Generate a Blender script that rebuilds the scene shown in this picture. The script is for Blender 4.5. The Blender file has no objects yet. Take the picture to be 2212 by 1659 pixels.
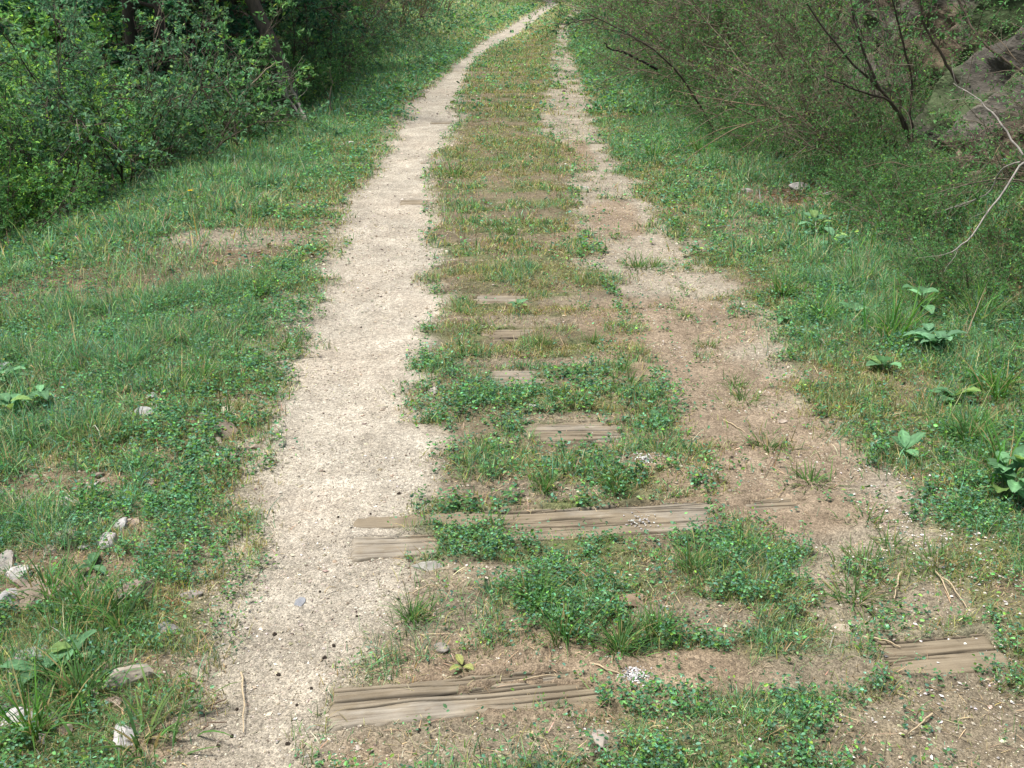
import bpy, math, random
import numpy as np

# ------------------------------------------------------------------ camera, sky, sun, exposure
scene = bpy.context.scene
COL = scene.collection
rng = np.random.default_rng(7)
R = math.radians

CAM_H = 1.6
PITCH = R(21.3)
FOC = 38.0 / 36.0 * 2212.0            # focal length in the units the photograph was measured in (2212 wide)
cam_d = bpy.data.cameras.new("camera")
cam_d.lens = 38.0
cam_d.sensor_width = 36.0
cam_d.clip_start = 0.05
cam_d.clip_end = 2000.0
cam = bpy.data.objects.new("camera", cam_d)
COL.objects.link(cam)
cam.location = (0, 0, CAM_H)
cam.rotation_euler = (R(90) - PITCH, 0, 0)
scene.camera = cam

SUN_ELEV, SUN_AZ = R(71), R(-92)      # azimuth measured from +Y (ahead) towards +X
world = bpy.data.worlds.new("World")
scene.world = world
world.use_nodes = True
wn = world.node_tree
sky = wn.nodes.new("ShaderNodeTexSky")
sky.sky_type = 'NISHITA'
sky.sun_disc = False
sky.sun_elevation = SUN_ELEV
sky.sun_rotation = SUN_AZ
sky.air_density = 1.0
sky.dust_density = 3.0
sky.ozone_density = 1.0
bg = wn.nodes["Background"]
bg.inputs[1].default_value = 0.085
wn.links.new(sky.outputs[0], bg.inputs[0])
sun_d = bpy.data.lights.new("sun", 'SUN')
sun_d.energy = 4.0
sun_d.angle = R(18)
sun_d.color = (1.0, 0.97, 0.91)
sun = bpy.data.objects.new("sun", sun_d)
COL.objects.link(sun)
sd = (math.cos(SUN_ELEV) * math.sin(SUN_AZ), math.cos(SUN_ELEV) * math.cos(SUN_AZ), math.sin(SUN_ELEV))
from mathutils import Vector
sun.rotation_euler = Vector(sd).to_track_quat('Z', 'Y').to_euler()
scene.view_settings.view_transform = 'Standard'
scene.view_settings.look = 'None'
scene.view_settings.exposure = 0.80
scene.view_settings.gamma = 1.0
scene.cycles.max_bounces = 6
scene.cycles.diffuse_bounces = 3
scene.cycles.transmission_bounces = 3
scene.cycles.use_adaptive_sampling = True
scene.cycles.adaptive_threshold = 0.02

# ------------------------------------------------------------------ noise
_T = np.random.default_rng(11).random((256, 256))


def vnoise(x, y, seed=0):
    x = np.asarray(x, float) + seed * 17.31
    y = np.asarray(y, float) + seed * 9.73
    xi = np.floor(x).astype(int)
    yi = np.floor(y).astype(int)
    fx = x - xi
    fy = y - yi
    fx = fx * fx * (3 - 2 * fx)
    fy = fy * fy * (3 - 2 * fy)
    a = _T[xi & 255, yi & 255]
    b = _T[(xi + 1) & 255, yi & 255]
    c = _T[xi & 255, (yi + 1) & 255]
    d = _T[(xi + 1) & 255, (yi + 1) & 255]
    return (a * (1 - fx) + b * fx) * (1 - fy) + (c * (1 - fx) + d * fx) * fy


def fbm(x, y, seed=0, octv=4):
    s, a, t = 0.0, 1.0, 0.0
    for i in range(octv):
        s = s + a * vnoise(x * 2 ** i, y * 2 ** i, seed + i * 3)
        t += a
        a *= 0.55
    return s / t


def sstep(a, b, x):
    t = np.clip((x - a) / (b - a), 0, 1)
    return t * t * (3 - 2 * t)


def softplus(x, k):
    return np.logaddexp(0, x / k) * k


# ------------------------------------------------------------------ terrain
CY = [-40, 0, 3.5, 6, 10, 14, 18, 22, 30, 44, 60, 100, 300]
CX = [.5, .3, .17, .02, -.1, -.19, -.1, .08, .75, 2.3, 6, 22, 140]
LY = [-40, 0, 6.5, 9.8, 12.8, 20, 33, 44, 60, 100, 300]
LX = [-2.6, -2.6, -3.1, -2.75, -2.3, -2.2, -1.9, -.6, 2.5, 18, 135]


def centre(y):
    return np.interp(y, CY, CX)


def h_base(x, y):
    x = np.asarray(x, float)
    y = np.asarray(y, float)
    c = centre(y)
    dr = softplus(x - (c + 2.35), .18)
    up = .38 * dr + .45 * softplus(dr - .9, .25)
    up = 9 * np.tanh(up / 9)
    dl = softplus(np.interp(y, LY, LX) - x, .2)
    drop = -7.5 * np.tanh(.62 * dl / 7.5)
    rise = 9 * np.tanh(.35 * dl / 9)
    k = sstep(15, 23, y)
    left = drop * (1 - k) + rise * k
    gentle = -.05 * softplus((c - 1.5) - x, .15) * sstep(7, 3, y)
    gentle = np.maximum(gentle, -.08)
    far = sstep(35, 120, -x) * 14 + sstep(55, 110, y) * 12
    return up + left + gentle + far


def ground_pt(u, v):
    """A point of the photograph (measured 2212 wide) as a point on the ground."""
    X = (u - 1106) / FOC
    Y = (v - 829.5) / FOC
    d = np.array([X, math.cos(PITCH) - Y * math.sin(PITCH), -(math.sin(PITCH) + Y * math.cos(PITCH))])
    t, st = 1.0, .02
    while t < 90:
        p = np.array([0, 0, CAM_H]) + d * t
        if p[2] < float(h_base(p[0], p[1])):
            break
        t += st
        st = .01 + .002 * t
    return p


def line_xy(pts):
    w = sorted([tuple(ground_pt(*p)[:2][::-1]) for p in pts])
    a = np.array(w)
    return a[:, 0], a[:, 1]


L1 = line_xy([(405, 1659), (455, 1450), (490, 1280), (525, 1100), (560, 980), (600, 860), (645, 740), (680, 650), (715, 540), (755, 450),
              (800, 390), (830, 320), (870, 250), (910, 200), (960, 160), (1000, 125), (1040, 90), (1090, 60), (1140, 30), (1180, 10)])
L2 = line_xy([(700, 1659), (740, 1560), (800, 1420), (840, 1330), (890, 1230), (890, 1160), (910, 1050), (950, 960), (925, 880), (930, 800),
              (925, 740), (955, 660), (940, 560), (945, 500), (930, 430), (925, 370), (975, 310), (1000, 260), (985, 230), (1008, 180),
              (1022, 140), (1055, 110), (1085, 95), (1130, 70), (1165, 40), (1208, 10)])
R1 = line_xy([(1830, 1659), (1780, 1500), (1760, 1380), (1700, 1280), (1670, 1190), (1560, 1110), (1510, 1000), (1450, 900), (1420, 800),
              (1340, 720), (1330, 640), (1270, 600), (1240, 560), (1250, 480), (1230, 420), (1230, 380), (1240, 330), (1165, 290),
              (1150, 260), (1180, 215), (1192, 170), (1200, 120), (1213, 60), (1240, 20)])
R2 = line_xy([(2350, 1600), (2212, 1480), (2150, 1300), (2080, 1180), (1960, 1080), (1850, 960), (1780, 850), (1740, 760), (1640, 660),
              (1540, 590), (1490, 530), (1430, 450), (1370, 380), (1310, 300), (1275, 220), (1260, 190), (1240, 140), (1222, 110),
              (1226, 60), (1262, 20)])


def edge(E, y):
    return np.interp(y, E[0], E[1])


def spot(x, y, u, v, ru, rv):
    """soft elliptical spot on the ground round a measured point; ru, rv in metres"""
    key = (u, v)
    if key not in _sp:
        _sp[key] = ground_pt(u, v)
    p = _sp[key]
    d = ((x - p[0]) / ru) ** 2 + ((y - p[1]) / rv) ** 2
    return sstep(1.3, .5, d + .9 * (fbm(x * 4, y * 4, 31, 3) - .5))


_sp = {}


# sleepers: left end, right end (measured), width, list of bared stretches (0..1 along the length)
SLEEPERS = [
    ((706, 1522), (2168, 1396), .165, [(0, .34), (.81, 1.0)]),
    ((758, 1156), (1845, 1106), .27, [(0, .70), (.80, .90)]),
    ((830, 940), (1660, 924), .21, [(.37, .60)]),
    ((800, 818), (1610, 802), .20, [(.34, .44)]),
    ((832, 726), (1500, 716), .19, [(.34, .42)]),
    ((845, 648), (1440, 640), .19, [(.33, .50)]),
    ((862, 434), (1262, 431), .18, [(0, .16)]),
    ((905, 346), (1240, 343), .17, [(.02, .14)]),
    ((930, 262), (1205, 260), .17, [(0, .14), (.5, .6)]),
    ((962, 217), (1190, 215), .17, [(.1, .3)]),
]
SL = []
for (a, b, w, vis) in SLEEPERS:
    pa, pb = ground_pt(*a), ground_pt(*b)
    L = math.hypot(pb[0] - pa[0], pb[1] - pa[1])
    SL.append(dict(a=pa, b=pb, L=L, ang=math.atan2(pb[1] - pa[1], pb[0] - pa[0]), w=w, vis=vis))


def level_to_sleepers(x, y, z):
    """the soil lies level with the sleeper tops just round them"""
    for s in SL:
        ca, sa = math.cos(s['ang']), math.sin(s['ang'])
        dx, dy = x - s['a'][0], y - s['a'][1]
        u = dx * ca + dy * sa
        v = -dx * sa + dy * ca
        d = np.hypot(np.maximum(np.maximum(-u, u - s['L']), 0), np.maximum(np.abs(v) - s['w'] / 2, 0))
        k = sstep(.16, .03, d)
        if 'z' not in s:
            s['z'] = float(h_base(s['a'][0] + .5 * s['L'] * ca, s['a'][1] + .5 * s['L'] * sa)) - .012
        z = z * (1 - k) + (s['z'] - .003) * k
    return z


def sleeper_cover(x, y):
    """1 where a sleeper lies bare, and 1 where one is buried"""
    bare = np.zeros_like(x)
    hid = np.zeros_like(x)
    for i, s in enumerate(SL):
        ca, sa = math.cos(s['ang']), math.sin(s['ang'])
        dx, dy = x - s['a'][0], y - s['a'][1]
        u = dx * ca + dy * sa
        v = -dx * sa + dy * ca
        m = (u > -.1) & (u < s['L'] + .1) & (np.abs(v) < s['w'] / 2 + .1)
        if not m.any():
            continue
        uu, vv = u[m], v[m]
        wob = (fbm(x[m] * 14, y[m] * 14, 5 + i, 3) - .5) * .16
        inset = .018
        foot2 = ((uu > -.03) & (uu < s['L'] + .03) & (np.abs(vv) < s['w'] / 2 + .02)).astype(float)
        foot = ((uu > inset) & (uu < s['L'] - inset) & (np.abs(vv) < s['w'] / 2 - inset)).astype(float)
        vis = np.zeros_like(uu)
        for (p, q) in s['vis']:
            lo = p * s['L'] + (wob if p > .01 else -1)
            hi = q * s['L'] + (wob * 1.3 if q < .99 else 1)
            vis = np.maximum(vis, ((uu > lo) & (uu < hi)).astype(float))
        edge_eat = np.abs(vv) + wob * .35 > s['w'] / 2 - .01
        vis = np.where(edge_eat & (uu > .35), 0, vis)
        if i == 1:      # gravel and weeds lie in a long split of this one
            w2 = wob * .22
            keep_ = (vv > .048 + w2) | ((vv < -.012 + w2) & (uu < .24 + wob)) | ((uu > .47 + wob) & (vv > -.075 + w2) & (uu < 1.25 + wob))
            vis = np.where(keep_, vis, 0)
        if i == 0:
            vis = np.where((uu > .30) & (uu < .62) & (np.abs(vv - .03 + wob * .2) < .012), 0, vis)
        bb = np.zeros_like(x)
        bb[m] = foot * vis
        bare = np.maximum(bare, bb)
        hh = np.zeros_like(x)
        hh[m] = foot2 * (1 - vis)
        hid = np.maximum(hid, hh)
    return bare, hid * (1 - bare)


COVER = [(1100, 865, .28, .17, 1), (1020, 850, .15, .15, 1), (1180, 740, .28, .10, 1), (1350, 820, .18, .2, .9), (1250, 1020, .42, .13, 1),
         (1080, 1010, .14, .12, .8), (1420, 1010, .22, .12, .7), (1230, 1260, .32, .16, 1), (1150, 1350, .25, .16, 1), (1400, 1340, .3, .16, 1),
         (1600, 1200, .22, .10, .9), (1480, 1180, .3, .08, .8), (930, 1330, .16, .06, .7), (1250, 1580, .35, .10, 1), (1480, 1570, .3, .10, 1), (1250, 1650, .3, .1, 1), (1700, 1600, .25, .1, .9),
         (1700, 1500, .15, .05, .7), (1760, 1620, .3, .08, .6), (1690, 1350, .15, .1, .8), (1050, 1610, .4, .1, .8), (1350, 1640, .5, .1, .95), (1200, 1500, .5, .05, .5), (1600, 1420, .5, .08, .55), (1000, 1400, .3, .08, .7), (1330, 1200, .5, .15, .85), (1640, 1230, .1, .08, .6), (2050, 1520, .2, .06, .3), (1800, 1540, .2, .06, .4), (1650, 1640, .5, .1, .8), (1950, 1590, .4, .08, .4), (1750, 1430, .4, .06, .3), (1900, 1350, .2, .1, .25), (2140, 1380, .12, .12, .5), (950, 1450, .2, .08, .6), (850, 1640, .2, .05, .45), (1560, 1270, .15, .08, .5), (1500, 1450, .3, .1, .5), (2000, 1230, .12, .05, .3), (1300, 1180, .5, .12, .7), (900, 1480, .2, .06, .5), (1100, 660, .25, .10, .8), (1100, 590, .3, .2, .9),
         (1080, 480, .3, .5, .9), (1150, 420, .35, .4, .9), (1090, 330, .3, .8, .95), (1100, 220, .3, 1.2, .95), (1120, 140, .3, 2, .95),
         (200, 1100, .5, .4, .95), (100, 1300, .4, .2, .9), (200, 1450, .3, .15, .9), (350, 1200, .25, .3, .95), (400, 1050, .3, .3, 1), (100, 1000, .6, .4, 1), (450, 800, .5, .4, 1), (300, 1400, .25, .15, .9)]


def masks(x, y):
    """bare left track, bare right track, general grass cover"""
    n = fbm(x * 3.1, y * 3.1, 1, 5) - .5
    n2 = fbm(x * 9, y * 9, 2, 3) - .5
    wl = np.clip((edge(L2, y) - edge(L1, y)) / .7, .35, 1)
    sl = np.minimum(x - edge(L1, y), edge(L2, y) - x)
    lft = (x - edge(L1, y) < edge(L2, y) - x)
    bl = np.where(lft, sstep(-.24 * wl - .02, .14 * wl, sl + (n * .34 + n2 * .22) * wl), sstep(-.09, .12, sl + (n * .30 + n2 * .2) * wl))
    wr = np.clip((edge(R2, y) - edge(R1, y)) / .7, .30, 1)
    sr = np.minimum(x - edge(R1, y), edge(R2, y) - x)
    br = sstep(-.07, .12 * wr + .01, sr + .07 * sstep(12, 20, y) + (n * .38 + n2 * .16) * wr)
    patch = sstep(.57, .66, fbm(x * 5.2, y * 5.2, 8, 3))
    br = br * (1 - .55 * patch * sstep(.45, .05, sr))
    bare, hid = sleeper_cover(x, y)
    mid = (x > edge(L2, y)) & (x < edge(R1, y))
    mm = sstep(.34, .56, fbm(x * 3.6, y * 3.6, 14, 4))
    mm = np.where(y > 4.0, .40 + .60 * mm, .55 + .45 * mm)
    br = br * (1 - .45 * sstep(2.4, 1.9, y) * (fbm(x * 7, y * 7, 44, 3) > .42))
    mm = mm + (1 - mm) * .7 * sstep(3.0, 2.2, y)
    bl = bl * sstep(60, 50, y)
    br = br * sstep(60, 50, y)
    g = 1 - np.maximum(bl, .97 * br)
    g = np.where(mid, g * mm, g)
    # barer spots
    k = np.zeros_like(x)
    for sp in ((1130, 1060, .30, .05), (860, 1330, .30, .2), (1240, 1440, .5, .09), (1620, 1470, .25, .05), (1000, 1590, .35, .14),
               (1380, 1000, .16, .06), (1250, 900, .25, .05), (1290, 650, .3, .1), (1120, 780, .35, .05), (1150, 690, .5, .05),
               (1500, 1330, .2, .08), (960, 1240, .3, .09), (2050, 1600, .35, .2), (1780, 1440, .2, .06),
               (520, 510, .55, .28), (330, 590, .7, .30), (60, 640, .7, .28), (200, 612, .6, .26), (430, 548, .55, .26), (120, 1210, .2, .06), (60, 1290, .2, .07),
               (330, 1440, .12, .06), (470, 900, .14, .08), (1720, 425, .5, .5), (400, 1600, .2, .1), (140, 1040, .3, .10),
               (1140, 700, .3, .04), (230, 1230, .1, .04)):
        k = np.maximum(k, spot(x, y, *sp))
    for sp in COVER:
        g = np.maximum(g, sp[4] * spot(x, y, *sp[:4]) * (1 - bl))
    g = g * (1 - .86 * k)
    m_ = mid & (y > 5.5) & (y < 26)
    ph = (y - 5.35 + x * -.05 + .10 * (fbm(x * 1.5, y * 1.5, 9, 2) - .5)) / .64
    streak = sstep(.30, .10, np.abs(ph - np.round(ph))) * sstep(.35, .6, fbm(x * 2.2, np.round(ph) * 3.3, 19, 2))
    g = np.where(m_, g * (1 - .85 * streak), g)
    g = np.where(bare > .5, 0, g)
    return bl, br, g, bare, hid, k


def h_full(x, y, fine=True):
    z = h_base(x, y)
    if not fine:
        return z + (fbm(x * .5, y * .5, 40, 3) - .5) * .5 * sstep(2.8, 5, np.abs(x))
    bl, br, g, bare, hid, k = masks(x, y)
    z = z + (fbm(x * 1.3, y * 1.3, 21, 3) - .5) * .05 * (1 - .6 * np.maximum(bl, br))
    z = z - .022 * bl - .012 * br
    z = level_to_sleepers(x, y, z)
    z = z + (fbm(x * 11, y * 11, 22, 3) - .5) * .016 * (1 - .5 * bl)
    z = z + (vnoise(x * 37, y * 37, 23) - .5) * .005
    z = z + (fbm(x * .5, y * .5, 40, 3) - .5) * .5 * sstep(3.2, 5, np.abs(x - centre(y)))
    return z


def h_sl(x, y):
    """terrain with the sleepers bedded in it"""
    z = h_full(x, y)
    bare, hid = sleeper_cover(x, y)
    return z - .045 * bare + .011 * hid


# ------------------------------------------------------------------ mesh buffers
class Buf:
    def __init__(s):
        s.v, s.q, s.t, s.c, s.n = [], [], [], [], 0

    def add(s, v, q=None, t=None, c=None):
        v = np.asarray(v, float).reshape(-1, 3)
        s.v.append(v)
        if q is not None and len(q):
            s.q.append(np.asarray(q).reshape(-1, 4) + s.n)
        if t is not None and len(t):
            s.t.append(np.asarray(t).reshape(-1, 3) + s.n)
        if c is None:
            c = np.ones((len(v), 3))
        c = np.asarray(c, float)
        if c.ndim == 1:
            c = np.tile(c, (len(v), 1))
        s.c.append(c)
        s.n += len(v)

    def mesh(s, name, mat, smooth=False, origin=None):
        v = np.concatenate(s.v)
        if origin is not None:
            v = v - np.asarray(origin)
        c = np.concatenate(s.c)
        q = np.concatenate(s.q) if s.q else np.zeros((0, 4), int)
        t = np.concatenate(s.t) if s.t else np.zeros((0, 3), int)
        me = bpy.data.meshes.new(name)
        me.vertices.add(len(v))
        me.vertices.foreach_set("co", v.astype(np.float32).ravel())
        me.loops.add(len(q) * 4 + len(t) * 3)
        me.loops.foreach_set("vertex_index", np.concatenate([q.ravel(), t.ravel()]).astype(np.int32))
        me.polygons.add(len(q) + len(t))
        ls = np.concatenate([np.arange(len(q)) * 4, len(q) * 4 + np.arange(len(t)) * 3]).astype(np.int32)
        me.polygons.foreach_set("loop_start", ls)
        me.polygons.foreach_set("use_smooth", np.full(len(q) + len(t), smooth))
        at = me.color_attributes.new("Col", 'FLOAT_COLOR', 'POINT')
        cc = np.concatenate([c, np.ones((len(c), 1))], axis=1).astype(np.float32)
        at.data.foreach_set("color", cc.ravel())
        me.materials.append(mat)
        me.update(calc_edges=True)
        return me


def obj(name, me, parent=None, loc=(0, 0, 0)):
    o = bpy.data.objects.new(name, me)
    COL.objects.link(o)
    o.location = loc
    if parent is not None:
        o.parent = parent
    return o


def tag(o, label=None, cat=None, group=None, kind=None):
    if label:
        o['label'] = label
    if cat:
        o['category'] = cat
    if group:
        o['group'] = group
    if kind:
        o['kind'] = kind
    return o


def empty(name, loc, label, cat, group=None, rotz=0):
    o = bpy.data.objects.new(name, None)
    o.empty_display_size = .1
    COL.objects.link(o)
    o.location = loc
    o.rotation_euler = (0, 0, rotz)
    return tag(o, label, cat, group)


def nrm(a):
    return a / np.maximum(np.linalg.norm(a, axis=-1, keepdims=True), 1e-9)


def strips(b, P, az, length, elev, curl, width, col, K=4, twist=None):
    """N bent tapering blades: az = heading, elev = angle at the root, curl = how far it bends over"""
    N = len(P)
    t = np.linspace(0, 1, K)
    e = elev[:, None] - curl[:, None] * t[None]
    em = (e[:, 1:] + e[:, :-1]) / 2
    dl = length[:, None] / (K - 1)
    hx = np.concatenate([np.zeros((N, 1)), np.cumsum(np.cos(em) * dl, 1)], 1)
    hz = np.concatenate([np.zeros((N, 1)), np.cumsum(np.sin(em) * dl, 1)], 1)
    ca, sa = np.cos(az)[:, None], np.sin(az)[:, None]
    pts = np.stack([P[:, 0:1] + hx * ca, P[:, 1:2] + hx * sa, P[:, 2:3] + hz], -1)
    if twist is None:
        twist = rng.uniform(-.9, .9, N)
    sx = -np.sin(az + twist)
    sy = np.cos(az + twist)
    wv = np.stack([sx, sy, np.zeros(N)], -1)
    prof = np.array([.75] + [1 - .85 * (i / (K - 1)) ** 2.2 for i in range(1, K - 1)] + [0])
    prof = prof[:K]
    left = pts - wv[:, None] * (width[:, None] * prof[None] / 2)[..., None]
    right = pts + wv[:, None] * (width[:, None] * prof[None] / 2)[..., None]
    V = np.zeros((N, 2 * K - 1, 3))
    V[:, 0:2 * (K - 1):2] = left[:, :-1]
    V[:, 1:2 * (K - 1):2] = right[:, :-1]
    V[:, -1] = pts[:, -1]
    base = (np.arange(N) * (2 * K - 1))[:, None]
    q = []
    for i in range(K - 2):
        q.append(base + np.array([2 * i, 2 * i + 1, 2 * i + 3, 2 * i + 2]))
    q = np.concatenate(q)
    tr = base + np.array([2 * K - 4, 2 * K - 3, 2 * K - 2])
    C = np.repeat(col, 2 * K - 1, axis=0)
    b.add(V.reshape(-1, 3), q, tr, C)


def leaves(b, P, D, size, col, aspect=.5, up=1.0, fold=.10, round_=False):
    """N leaves rooted at P pointing along D, faces turned roughly to the light"""
    N = len(P)
    D = nrm(D)
    nn = rng.normal(size=(N, 3)) * .55
    nn[:, 2] += up
    B = nrm(np.cross(nn, D))
    Nn = np.cross(D, B)
    s = size[:, None]
    w = (size * aspect)[:, None]
    if round_:
        prof = [(.22, .42), (.68, .46)]
    else:
        prof = [(.28, .42), (.66, .34)]
    f = fold
    V = np.zeros((N, 6, 3))
    V[:, 0] = P
    V[:, 1] = P + D * s * prof[0][0] + B * w * prof[0][1] + Nn * s * f
    V[:, 2] = P + D * s * prof[1][0] + B * w * prof[1][1] + Nn * s * f * .6
    V[:, 3] = P + D * s - Nn * s * .08
    V[:, 4] = P + D * s * prof[1][0] - B * w * prof[1][1] + Nn * s * f * .6
    V[:, 5] = P + D * s * prof[0][0] - B * w * prof[0][1] + Nn * s * f
    base = (np.arange(N) * 6)[:, None]
    q = np.concatenate([base + np.array([0, 3, 2, 1]), base + np.array([0, 5, 4, 3])])
    b.add(V.reshape(-1, 3), q, None, np.repeat(col, 6, axis=0))


def sweep(b, pts, rad, sides, col):
    """pts (N,K,3), rad (N,K): N tapering tubes"""
    N, K, _ = pts.shape
    T = np.gradient(pts, axis=1)
    T = nrm(T)
    ref = np.zeros_like(T)
    ref[..., 0] = .31
    ref[..., 1] = .92
    ref[..., 2] = .1
    A = nrm(np.cross(T, ref))
    Bv = np.cross(T, A)
    th = np.arange(sides) * 2 * math.pi / sides
    ring = A[:, :, None] * np.cos(th)[None, None, :, None] + Bv[:, :, None] * np.sin(th)[None, None, :, None]
    V = pts[:, :, None] + ring * rad[:, :, None, None]
    V = V.reshape(-1, 3)
    base = (np.arange(N) * K * sides)[:, None, None]
    k = (np.arange(K - 1) * sides)[None, :, None]
    i = np.arange(sides)[None, None, :]
    j = (i + 1) % sides
    q = np.stack([base + k + i, base + k + j, base + k + sides + j, base + k + sides + i], -1).reshape(-1, 4)
    C = np.repeat(np.broadcast_to(col, (N, 3)), K * sides, axis=0)
    b.add(V, q, None, C)


def grow(start, d, length, K=6, wander=.25, pull=(0, 0, 0)):
    N = len(start)
    pts = np.zeros((N, K, 3))
    pts[:, 0] = start
    d = nrm(d)
    for k in range(1, K):
        d = nrm(d + rng.normal(size=(N, 3)) * wander + np.asarray(pull) / K)
        pts[:, k] = pts[:, k - 1] + d * (length / (K - 1))[:, None]
    return pts


def along(pts, n, lo=.25, hi=1.0):
    """n random places on each of the polylines: point, tangent, parameter, parent"""
    N, K, _ = pts.shape
    par = np.repeat(np.arange(N), n)
    t = rng.uniform(lo, hi, len(par)) * (K - 1)
    k = np.minimum(t.astype(int), K - 2)
    f = (t - k)[:, None]
    p = pts[par, k] * (1 - f) + pts[par, k + 1] * f
    tan = nrm(pts[par, k + 1] - pts[par, k])
    return p, tan, t / (K - 1), par


def vary(base, n, amt=.25, hue=.12):
    c = np.tile(np.asarray(base, float), (n, 1))
    c = c * np.exp(rng.normal(size=(n, 1)) * amt)
    c = c * np.exp(rng.normal(size=(n, 3)) * hue)
    return np.clip(c, .002, .9)


# ------------------------------------------------------------------ materials
def new_mat(name):
    m = bpy.data.materials.new(name)
    m.use_nodes = True
    nt = m.node_tree
    p = nt.nodes["Principled BSDF"]
    return m, nt, p


def N(nt, typ, **kw):
    n = nt.nodes.new(typ)
    for k, v in kw.items():
        setattr(n, k, v)
    return n


def leaf_mat(name, rough=.5, trans=.35, spec=.35):
    m, nt, p = new_mat(name)
    a = N(nt, "ShaderNodeVertexColor", layer_name="Col")
    p.inputs["Roughness"].default_value = rough
    p.inputs["Specular IOR Level"].default_value = spec
    nt.links.new(a.outputs[0], p.inputs["Base Color"])
    if trans > 0:
        hs = N(nt, "ShaderNodeHueSaturation")
        hs.inputs["Value"].default_value = 1.5
        hs.inputs["Hue"].default_value = .485
        hs.inputs["Saturation"].default_value = 1.1
        tr = N(nt, "ShaderNodeBsdfTranslucent")
        mx = N(nt, "ShaderNodeMixShader")
        mx.inputs[0].default_value = trans
        nt.links.new(a.outputs[0], hs.inputs["Color"])
        nt.links.new(hs.outputs[0], tr.inputs[0])
        nt.links.new(p.outputs[0], mx.inputs[1])
        nt.links.new(tr.outputs[0], mx.inputs[2])
        nt.links.new(mx.outputs[0], nt.nodes["Material Output"].inputs[0])
    return m


def rough_mat(name, scale=40, strength=.5, lo=.7, hi=1.25, stretch=None, bump=.3, rough=.9):
    """attribute colour broken up by noise"""
    m, nt, p = new_mat(name)
    a = N(nt, "ShaderNodeVertexColor", layer_name="Col")
    tc = N(nt, "ShaderNodeTexCoord")
    mp = N(nt, "ShaderNodeMapping")
    if stretch:
        mp.inputs["Scale"].default_value = stretch
    n = N(nt, "ShaderNodeTexNoise")
    n.inputs["Scale"].default_value = scale
    n.inputs["Detail"].default_value = 6
    n.inputs["Roughness"].default_value = .65
    r = N(nt, "ShaderNodeMapRange")
    r.inputs["From Min"].default_value = .3
    r.inputs["From Max"].default_value = .7
    r.inputs["To Min"].default_value = lo
    r.inputs["To Max"].default_value = hi
    mul = N(nt, "ShaderNodeVectorMath", operation='MULTIPLY')
    bp = N(nt, "ShaderNodeBump")
    bp.inputs["Strength"].default_value = bump
    bp.inputs["Distance"].default_value = .01
    nt.links.new(tc.outputs["Object"], mp.inputs[0])
    nt.links.new(mp.outputs[0], n.inputs["Vector"])
    nt.links.new(n.outputs[0], r.inputs[0])
    nt.links.new(a.outputs[0], mul.inputs[0])
    nt.links.new(r.outputs[0], mul.inputs[1])
    nt.links.new(mul.outputs[0], p.inputs["Base Color"])
    nt.links.new(n.outputs[0], bp.inputs["Height"])
    nt.links.new(bp.outputs[0], p.inputs["Normal"])
    p.inputs["Roughness"].default_value = rough
    p.inputs["Specular IOR Level"].default_value = .25
    return m


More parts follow.
